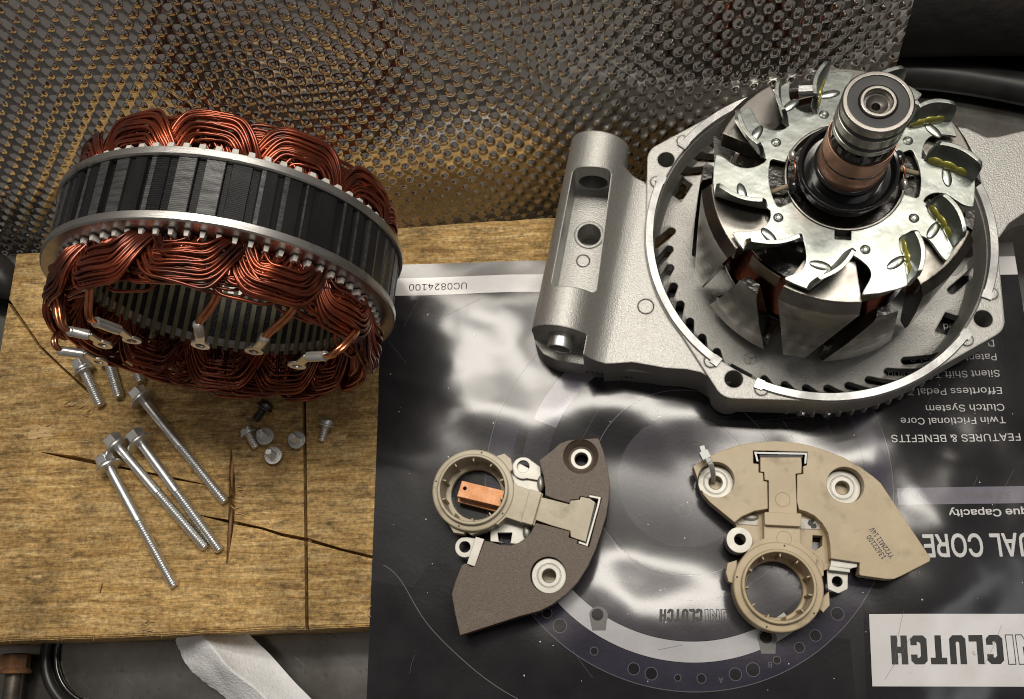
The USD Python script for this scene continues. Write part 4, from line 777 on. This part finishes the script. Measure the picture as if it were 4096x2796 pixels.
# left, brown one
r1 = wthing('voltage_regulator', 'brown topped voltage regulator with copper brushes in its ring, left of the two regulators', 'regulator', (5, -80, 1.2))
P1 = [(35.7, -42.8), (37.5, -47.9), (39.0, -54.2), (39.7, -60.4), (39.2, -67.1), (37.9, -73.7), (35.8, -80.2), (33.4, -86.7), (30.2, -93.1), (26.3, -98.9), (21.6, -103.4), (16.5, -107.0), (11.8, -109.3), (3.7, -111.3), (-18.7, -118.1), (-20.8, -109.6), (-22.1, -102.7), (-20.9, -98.4), (-18.3, -91.7), (-16.9, -91.2), (-14.7, -92.6), (-13.4, -92.6), (-9.5, -82.6), (-6.7, -83.2), (-3.4, -84.3), (0.5, -84.6), (3.8, -83.6), (6.6, -81.7), (8.6, -79.8), (10.5, -76.0), (16.6, -77.5), (23.7, -79.5), (23.2, -81.8), (26.7, -82.9), (26.3, -84.2), (31.0, -85.6), (36.4, -66.8), (31.8, -65.3), (31.5, -66.4), (27.9, -65.8), (27.4, -67.1), (24.2, -67.1), (23.9, -68.5), (17.9, -66.7), (14.3, -65.2), (14.3, -62.1), (13.8, -57.6), (12.7, -53.6), (12.1, -51.3), (17.3, -47.4), (20.5, -44.6), (23.9, -43.4), (29.5, -43.1)]
pl = Polygon(P1).buffer(0).buffer(-.3).buffer(.3)
H1 = ((28.6, -50.0), (15.1, -96.0))
part(r1, 'cover_plate', prism(pl.difference(unary_union([Point(c).buffer(6.9, 40) for c in H1])), 7.5, 14.0), 'brown', 35)
inner = pl.buffer(-1.6).union(Polygon([(-8, -82), (10, -84), (12, -62), (11, -55), (2, -50), (-2, -54), (3, -70), (-8, -76)]))
part(r1, 'metal_base', prism(inner.difference(unary_union([Point(c).buffer(2.7, 24) for c in H1] + [Polygon([(-5.2, -78.6), (.7, -78.7), (-.1, -83.2), (-4.7, -82.0)])])), 4.2, 7.45), 'plated', 30)
part(r1, 'lower_body', prism(pl.buffer(-3.2).intersection(sbox(-40, -130, 60, -62)), 1.4, 4.15), 'olive', 30)
washer(r1, (28.7, -50.2), 6.8, 2.6, 6.0, 9.6); washer(r1, (15.3, -96.1), 6.8, 2.6, 6.0, 12.2)
part(r1, 'recess_ring', moved(lathe([(6.9, 13.4), (5.3, 11.0), (5.1, 10.0), (4.2, 9.7)], 40), (28.6, -50.0, 0)), 'brown', 40)
S1 = [(12.6, -65.9), (17.9, -67.3), (23.7, -68.9), (24.2, -67.5), (27.8, -67.2), (28.2, -66.0), (31.8, -66.8), (33.9, -68.4), (29.8, -83.8), (26.4, -82.6), (24.0, -81.7), (23.8, -79.4), (16.6, -77.2), (10.1, -74.8)]
nk = Polygon([(-3, -56), (3.4, -61.2), (8.5, -63.0), (5.0, -75.7), (-1.1, -73.6), (-4.5, -76.6), (-9, -72), (-8, -58)])
C1 = Point(-14.2, -62.6)
hold = unary_union([nk, Polygon([(8, -63), (13.5, -64.6), (10, -77), (4.6, -75.8)])]).difference(C1.buffer(13.4, 48))
part(r1, 'holder_neck', prism(hold.buffer(.5).buffer(-.5).difference(C1.buffer(13.6, 48)), 3.0, 14.2), 'olive', 35)
part(r1, 'brush_holder_stem', prism(Polygon(S1).buffer(-.1), 5, 14.3), 'olive', 35)
part(r1, 'stem_band', prism(rounded([(8.5, -63.0), (13.1, -64.4), (9.3, -77.1), (4.9, -75.7)], .5), 8, 15.9), 'olive', 35)
rh = ring_holder(r1, 'slip_ring_guard', (-14.2, -62.6), None, 16.3, 13.0, 10.2, 1.8, 16.6, 'olive', 10)
part(rh, 'wall_lump', prism(Polygon([(-25, -74.2), (-22, -79), (-18, -79.6), (-17.4, -78.4), (-15, -80), (-6.5, -77.5), (-3.6, -72.2), (-8, -70)]).difference(C1.buffer(15.5, 48)).buffer(.01), 6, 12.2), 'olive', 35)
part(rh, 'wall_lump', prism(Polygon([(-6, -49.0), (-2.0, -47.8), (.6, -50.0), (1.4, -54), (-2, -58)]).difference(C1.buffer(15.5, 48)).buffer(.01), 6, 12.2), 'olive', 35)
for k, (dx, z0, z1) in enumerate(((0, 7.4, 11.4), (-1.0, 2.6, 6.2))):
    bp_ = Polygon([(-19.1 + dx, -58.3), (-2.0 + dx, -62.7), (-3.6 + dx, -68.9), (-21.0 + dx, -64.5)]) if k == 0 else Polygon([(-20.3, -60.0), (-3.0, -64.6), (-4.6, -70.4), (-21.6, -65.8)])
    if k == 0: bp_ = bp_.difference(Point(-17.9, -61.4).buffer(.75, 16))
    part(r1, 'brush', prism(bp_, z0, z1), 'carbon', 30)
part(r1, 'spring_clip', clip_path([(31.6, -65.9), (35.6, -66.8), (35.0, -69.4), (30.2, -84.9), (27.0, -83.7)], .42, 9, 14.35), 'plated', 30)
part(r1, 'gap_shade_strip', clip_path([(33.9, -68.6), (29.6, -84.0)], .5, 9, 13.6), 'ink_black', 30)  # black strip, paints the shaded gap between clip and stem
l1 = Point(5.3, -53.2).buffer(4.4, 28).union(Polygon([(6, -57.3), (12.5, -58.5), (12.2, -53), (8.8, -50.4)])).difference(Point(5.3, -52.6).buffer(2.5, 24))
part(r1, 'terminal_lug', prism(l1, 7.0, 9.2), 'plated', 30)
l2 = Point(-17.9, -84.3).buffer(4.0, 28).union(Polygon([(-17.9, -80.4), (-12, -81), (-13.5, -89.5), (-16.6, -88.1)])).difference(Point(-18.0, -84.2).buffer(2.2, 24))
part(r1, 'terminal_lug', prism(l2, 7.2, 8.8), 'plated', 30)
part(r1, 'bracket_strip', prism(Polygon([(-13.2, -80.8), (-9.8, -81.8), (-13.5, -92.3), (-16.6, -91.2)]), 8.8, 12.6), 'plated', 30)
part(r1, 'solder_joint', T(trimesh.creation.icosphere(2).vertices * [1.5, 3.2, 1.8] + [12.3, -59.5, 8.6], trimesh.creation.icosphere(2).faces), 'plated', True)
part(r1, 'solder_joint', T(trimesh.creation.icosphere(2).vertices * [1.7, 3.0, 1.8] + [6.6, -78.6, 8.4], trimesh.creation.icosphere(2).faces), 'plated', True)

# right, beige one
r2 = wthing('voltage_regulator', 'beige voltage regulator with ink stamped numbers, right of the brown one', 'regulator', (112, -75, 1.2))
P2 = [(72.3, -54.9), (77.3, -51.9), (83.7, -48.9), (90.5, -46.9), (97.1, -46.0), (104.2, -45.6), (111.2, -46.2), (117.6, -47.7), (123.9, -49.9), (130.0, -52.8), (136.0, -56.8), (140.4, -60.5), (142.8, -63.0), (144.1, -65.5), (157.7, -91.3), (157.3, -92.6), (146.7, -97.7), (143.7, -98.9), (140.9, -98.9), (131.8, -97.5), (131.3, -97.0), (131.9, -92.8), (121.5, -91.1), (121.7, -86.3), (121.4, -81.6), (119.6, -77.8), (117.0, -75.0), (114.2, -73.4), (111.4, -72.5), (110.9, -69.5), (111.8, -59.1), (114.2, -58.8), (114.4, -55.8), (115.8, -55.5), (116.6, -50.2), (95.8, -49.2), (95.5, -54.3), (97.5, -54.6), (97.3, -57.9), (98.9, -58.2), (98.9, -61.3), (100.3, -61.6), (99.7, -72.0), (94.6, -72.8), (89.6, -74.8), (86.8, -77.0), (78.1, -69.2), (75.6, -66.1), (74.0, -60.5)]
pl2 = Polygon(P2).buffer(0).buffer(-.3).buffer(.3)
H2 = ((80.9, -60.4), (129.6, -63.4))
cov2 = part(r2, 'cover_plate', prism(pl2.difference(unary_union([Point(c).buffer(7.0, 40) for c in H2])), 7.5, 14.0), 'beige', 35)
in2 = pl2.buffer(-1.8)
part(r2, 'metal_base', prism(in2.difference(unary_union([Point(c).buffer(2.7, 24) for c in H2])), 4.2, 7.45), 'plated', 30)
part(r2, 'lower_body', prism(pl2.buffer(-3.4), 1.4, 4.15), 'beige', 30)
washer(r2, (81.1, -60.6), 6.9, 2.6, 6.0, 9.0); washer(r2, (129.5, -63.6), 6.9, 2.6, 6.0, 9.0)
S2 = [(98.3, -51.8), (114.1, -52.2), (114.1, -55.2), (113.6, -58.6), (111.4, -58.8), (110.6, -74.4), (99.8, -74.4), (100.8, -61.2), (99.3, -60.9), (99.3, -57.9), (97.9, -57.7)]
part(r2, 'brush_holder_stem', prism(Polygon(S2).buffer(-.12), 5, 13.9), 'beige', 35)
part(r2, 'stem_band', prism(rounded([(98.0, -73.6), (111.8, -74.4), (111.2, -79.3), (97.8, -78.4)], .6), 8, 16.2), 'beige', 35)
for c, r in (((105.6, -68.6), 2.75), ((104.9, -83.4), 2.75)):
    mk = lathe([(r - .14, 0), (r, .14), (r + .14, 0)], 40); mk.apply_translation([c[0], c[1], 13.92]); part(r2, 'ejector_mark', mk, 'beige', 40)
C2 = Point(101.3, -101.3)
body2 = unary_union([Polygon([(97.9, -77), (111.3, -78.4), (110.8, -85.2), (116.8, -90.5), (114, -97), (88, -97), (88.9, -90.2), (93.7, -84.9), (97.5, -83.3)])]).difference(C2.buffer(13.3, 48))
part(r2, 'holder_neck', prism(body2, 3, 13.9), 'beige', 35)
base2 = Polygon([(87.0, -74.8), (98.9, -72.0), (114, -72.2), (121.2, -76.2), (123.5, -82.6), (122.9, -94), (116, -96), (112, -92), (94, -88), (88.3, -79)]).difference(unary_union([C2.buffer(15, 48), Polygon([(116.6, -81.6), (120.3, -81.9), (119.8, -85.7), (117.1, -87.5), (115.9, -87.0)])]))
part(r2, 'connection_tray', prism(base2, 3, 8.6), 'beige', 35)
rh2 = ring_holder(r2, 'slip_ring_guard', (101.3, -101.3), None, 16.6, 12.7, 10.6, 1.8, 16.4, 'beige', 11)
for q in ([Polygon([(116, -88.5), (119, -91.5), (118.9, -97), (116, -99)]), Polygon([(83.5, -92), (82.6, -95.5), (83.4, -99), (86, -100), (87, -91)]), Polygon([(118, -105), (120.2, -103), (120, -108), (117.4, -110.6), (115, -108)])]): part(rh2, 'wall_lump', prism(q.difference(C2.buffer(15.9, 48)), 5.5, 11.2), 'beige', 35)
part(r2, 'spring_clip', clip_path([(97.2, -53.6), (96.6, -50.2), (115.9, -51.0), (115.2, -54.9)], .42, 9, 14.3), 'zinc_dark', 30)
part(r2, 'gap_shade_strip', clip_path([(98.2, -51.3), (114.6, -51.9)], .45, 9, 13.8), 'ink_black', 30)  # black strip painted in for the dark gap behind this clip
part(r2, 'painted_slot_shade', prism(Polygon([(96.2, -49.6), (116.1, -50.6), (115.6, -55.0), (111.6, -59.4), (110.6, -72), (100, -72), (99, -61.4), (96, -54)]).buffer(-.2), 4.3, 5.5), 'ink_black', False)  # black plate on the slot floor, shade put in as colour
lg = Point(88.4, -83.5).buffer(4.9, 32).difference(Point(88.6, -83.3).buffer(2.2, 24)); part(r2, 'terminal_lug', prism(lg, 4.0, 12.2), 'plated', 30)
lp = rounded([(120.6, -94.6), (128.3, -95.6), (127.6, -102.0), (124.0, -103.6), (120.2, -102)], .9).difference(Point(124.0, -99.2).buffer(1.95, 24)); part(r2, 'terminal_lug', prism(lp, 7.6, 9.2), 'plated', 30)
part(r2, 'bracket_strip', cat_([prism(Polygon([(122.1, -90.9), (131.6, -92.4), (131.2, -94.2), (128.6, -94.8), (121.4, -93.8)]), 10.4, 12.0), prism(Polygon([(121.2, -93.8), (128.6, -94.9), (128.4, -96.2), (120.8, -95.2)]), 7.7, 12.0)]), 'plated', 30)
part(r2, 'solder_joint', T(trimesh.creation.icosphere(2).vertices * [3.0, 1.5, 1.2] + [93.8, -74.5, 8.8], trimesh.creation.icosphere(2).faces), 'plated', True)
for q in ([(88.2, -76.2), (96.4, -74.9), (96.2, -77.6), (88.6, -77.0)], [(112.4, -75.0), (120.0, -76.6), (119.6, -79.4), (112.2, -79.2)]): part(r2, 'contact_pad', prism(Polygon(q), 8.5, 9.0), 'liner', 30)
g = np.random.default_rng(9); part(r2, 'burnt_spot', prism(unary_union([Point(117.0 + g.normal(0, .7), -78.0 + g.normal(0, .7)).buffer(.55, 6) for _ in range(14)]), 8.6, 9.08), 'ink_black', False)
def stamp(p0, p1, z):
    d = np.array(p1) - np.array(p0); L = np.linalg.norm(d); d /= L; u = np.array([-d[1], d[0]])
    return (lambda a, b, c: np.stack([p0[0] + a * d[0] + b * u[0], p0[1] + a * d[1] + b * u[1], z + c], -1)), L
for t, p0, p1 in (('13622100', (141.9, -91.0), (136.9, -82.6)), ('YY22M11 14V', (144.7, -90.7), (138.3, -79.6))):
    pf, L = stamp(p0, p1, 14.0); textpart(cov2, 'ink_code', t, 1.9, 'ink_dark', pf, True, width=L)

tie = wthing('cable_tie', 'milky white cable tie looped through the left hole of the beige regulator', 'cable tie', (78, -54, 14))
path = spline([(80.6, -59.6, 4.0), (80.3, -59.0, 9.5), (79.4, -57.2, 17.0), (78.0, -54.6, 21.0), (76.9, -52.6, 20.0)], 18)
V = []
for k, p in enumerate(path):
    t = np.gradient(path, axis=0)[k]; t /= np.linalg.norm(t); w = np.cross(t, [.86, .5, 0]); w = np.array([.86, -.3, .1]); w = w - t * (w @ t); w /= np.linalg.norm(w); u = np.cross(t, w); V += [p + w * .95 + u * .35, p - w * .95 + u * .35, p - w * .95 - u * .35, p + w * .95 - u * .35]
f = [(4 * k + q, 4 * k + (q + 1) % 4, 4 * k + 4 + (q + 1) % 4, 4 * k + 4 + q) for k in range(len(path) - 1) for q in range(4)]
tm = T(V, quads(f)); tm.fix_normals(); part(tie, 'strap', tm, 'nylon', 30)
hd = trimesh.creation.box([3.4, 3.2, 3.0]); hd.apply_transform(trimesh.transformations.rotation_matrix(.4, [0, 0, 1])); part(tie, 'head', moved(hd, (76.6, -51.9, 19.6)), 'nylon', False)
part(tie, 'tail', moved(box((0, 0, 0), (1.9, 2.6, .8), .25), (76.0, -49.3, 19.0)), 'nylon', False)

# ------------------------------------------------------------------ bolts and screws on the board
def thread(r, z0, z1, pitch=.9, depth=.28):
    p = [(0, z0)]; z = z0
    while z < z1 - pitch: p += [(r - depth, z), (r, z + pitch * .35), (r, z + pitch * .5), (r - depth, z + pitch * .85)]; z += pitch
    return p + [(r - depth, z1 - .3), (r - depth - .4, z1), (0, z1)]
GB = 'long flanged through bolts lying on the board'
LB = [((-160.5, -17.0), (-120.0, -63.0), 'long zinc through bolt set apart, nearest the stator, tip at the split'), ((-169.1, -37.6), (-126.0, -82.6), 'middle long bolt of the three lying close together, head between its neighbours'),
      ((-159.4, -35.7), (-120.3, -83.1), 'right hand long bolt of the three lying close together'), ((-171.8, -45.8), (-138.1, -97.4), 'lowest long through bolt, lying nearest the front edge of the board')]
def lay(a, b, za, zb): 
    d = np.array([b[0] - a[0], b[1] - a[1], zb - za]); return axis_frame(d)
b0 = None
for a, b, lab in LB:
    frm = lay(a, b, 5.6, 2.1); loc = (a[0], a[1], 5.6)
    if b0 is None:
        b0 = thing('through_bolt', lab, 'bolt', loc, frm, GB)
        part(b0, 'hex_head', cat_([prism(hexagon(4.1, .15), -2.4, 2.2), lathe([(0, -2.7), (2.8, -2.7), (3.7, -2.35)], 24)]), 'zinc', 30)
        part(b0, 'flange', lathe([(4.0, 1.2), (5.4, 2.3), (5.8, 2.6), (5.8, 3.4), (2.0, 3.6)], 36), 'zinc', 40)
        part(b0, 'shank', lathe([(2.5, 3.1), (2.0, 3.9), (2.0, 30.0), (1.75, 30.4)], 24), 'zinc', 40)
        part(b0, 'thread', lathe(thread(2.06, 30.0, 62.0, 1.05, .3), 24), 'zinc', 25)
    else: copy_of(b0, loc, frm, lab)
GS = 'washer head screws lying by the stator'
s0 = None
for a, b, lab in (((-189.1, -2.1), (-178.9, -20.4), 'stout screw with loose washers lying left of the stator, head in view'), ((-178.4, 2.8), (-171.3, -15.8), 'stout threaded screw whose head is hidden under the ring terminals of the stator'), ((-168.9, 9.6), (-162.3, -9.4), 'stout screw almost wholly under the stator, only its tip showing')):
    frm = lay(a, b, 4.2, 2.4); loc = (a[0], a[1], 4.2)
    if s0 is None:
        s0 = thing('washer_screw', lab, 'screw', loc, frm, GS)
        part(s0, 'hex_head', cat_([prism(hexagon(4.0, .2), -2.0, 1.8), lathe([(0, -2.2), (2.7, -2.2), (3.6, -1.9)], 24)]), 'zinc', 30)
        part(s0, 'spring_washer', lathe([(2.4, 1.8), (3.7, 1.8), (3.8, 2.1), (3.7, 2.7), (2.4, 2.8)], 32), 'zinc', 30)
        m = lathe([(2.4, 3.0), (4.8, 3.0), (4.9, 3.3), (4.8, 3.7), (2.3, 3.8)], 36); m.apply_transform(trimesh.transformations.rotation_matrix(.12, [1, 0, 0])); part(s0, 'flat_washer', m, 'zinc', 30)
        part(s0, 'thread', lathe(thread(2.3, 2.6, 21.2, 1.0, .32), 24), 'zinc', 25)
    else: copy_of(s0, loc, frm, lab)
def small(name, lab, loc, frm, m, tip=True):
    p = thing(name, lab, 'screw', loc, frm, 'small pan head screws scattered in front of the stator')
    part(p, 'pan_head', cat_([lathe([(0, -1.4), (1.8, -1.4), (2.85, -1.0), (3.1, -.3), (3.1, .9), (1.4, 1.0)], 28)] + [box((0, 0, -1.42), (2.6, .5, .12)), box((0, 0, -1.42), (.5, 2.6, .12))]), m, 40)
    part(p, 'washer', lathe([(1.5, .9), (3.7, .95), (3.8, 1.2), (3.7, 1.6), (1.5, 1.65)], 30), m, 35)
    part(p, 'thread', lathe(thread(1.75, 1.5, 8.4, .8, .26), 20), m, 25)
    return p
k2 = small('pan_screw', 'small bright screw on its side, leftmost of the scattered ones', (-112.1, -33.5, 3.5), lay((-112.1, -33.5), (-108.3, -40.6), 3.5, 2.0), 'zinc')
copy_of(k2, (-77.7, -30.6, 3.5), lay((-77.9, -31.1), (-80.0, -37.5), 3.5, 2.0), 'small bright screw on its side, alone right of the saw cut')
small('blackened_pan_screw', 'small dark screw on its side in the shadow of the stator', (-104.6, -22.4, 3.5), lay((-105.1, -22.9), (-109.1, -27.8), 3.5, 2.0), 'zinc_dark')
for (x, y), lab in (((-104.4, -36.0), 'small screw standing on its head, touching the leftmost lying screw'), ((-90.6, -37.9), 'small screw standing on its head beside the saw cut'), ((-100.3, -44.3), 'small screw standing on its head, nearest the front of the three upright ones')):
    copy_of(k2, (x, y, 1.5), np.array([[1.0, 0, 0], [0, 1, 0], [0, 0, 1]]), lab)
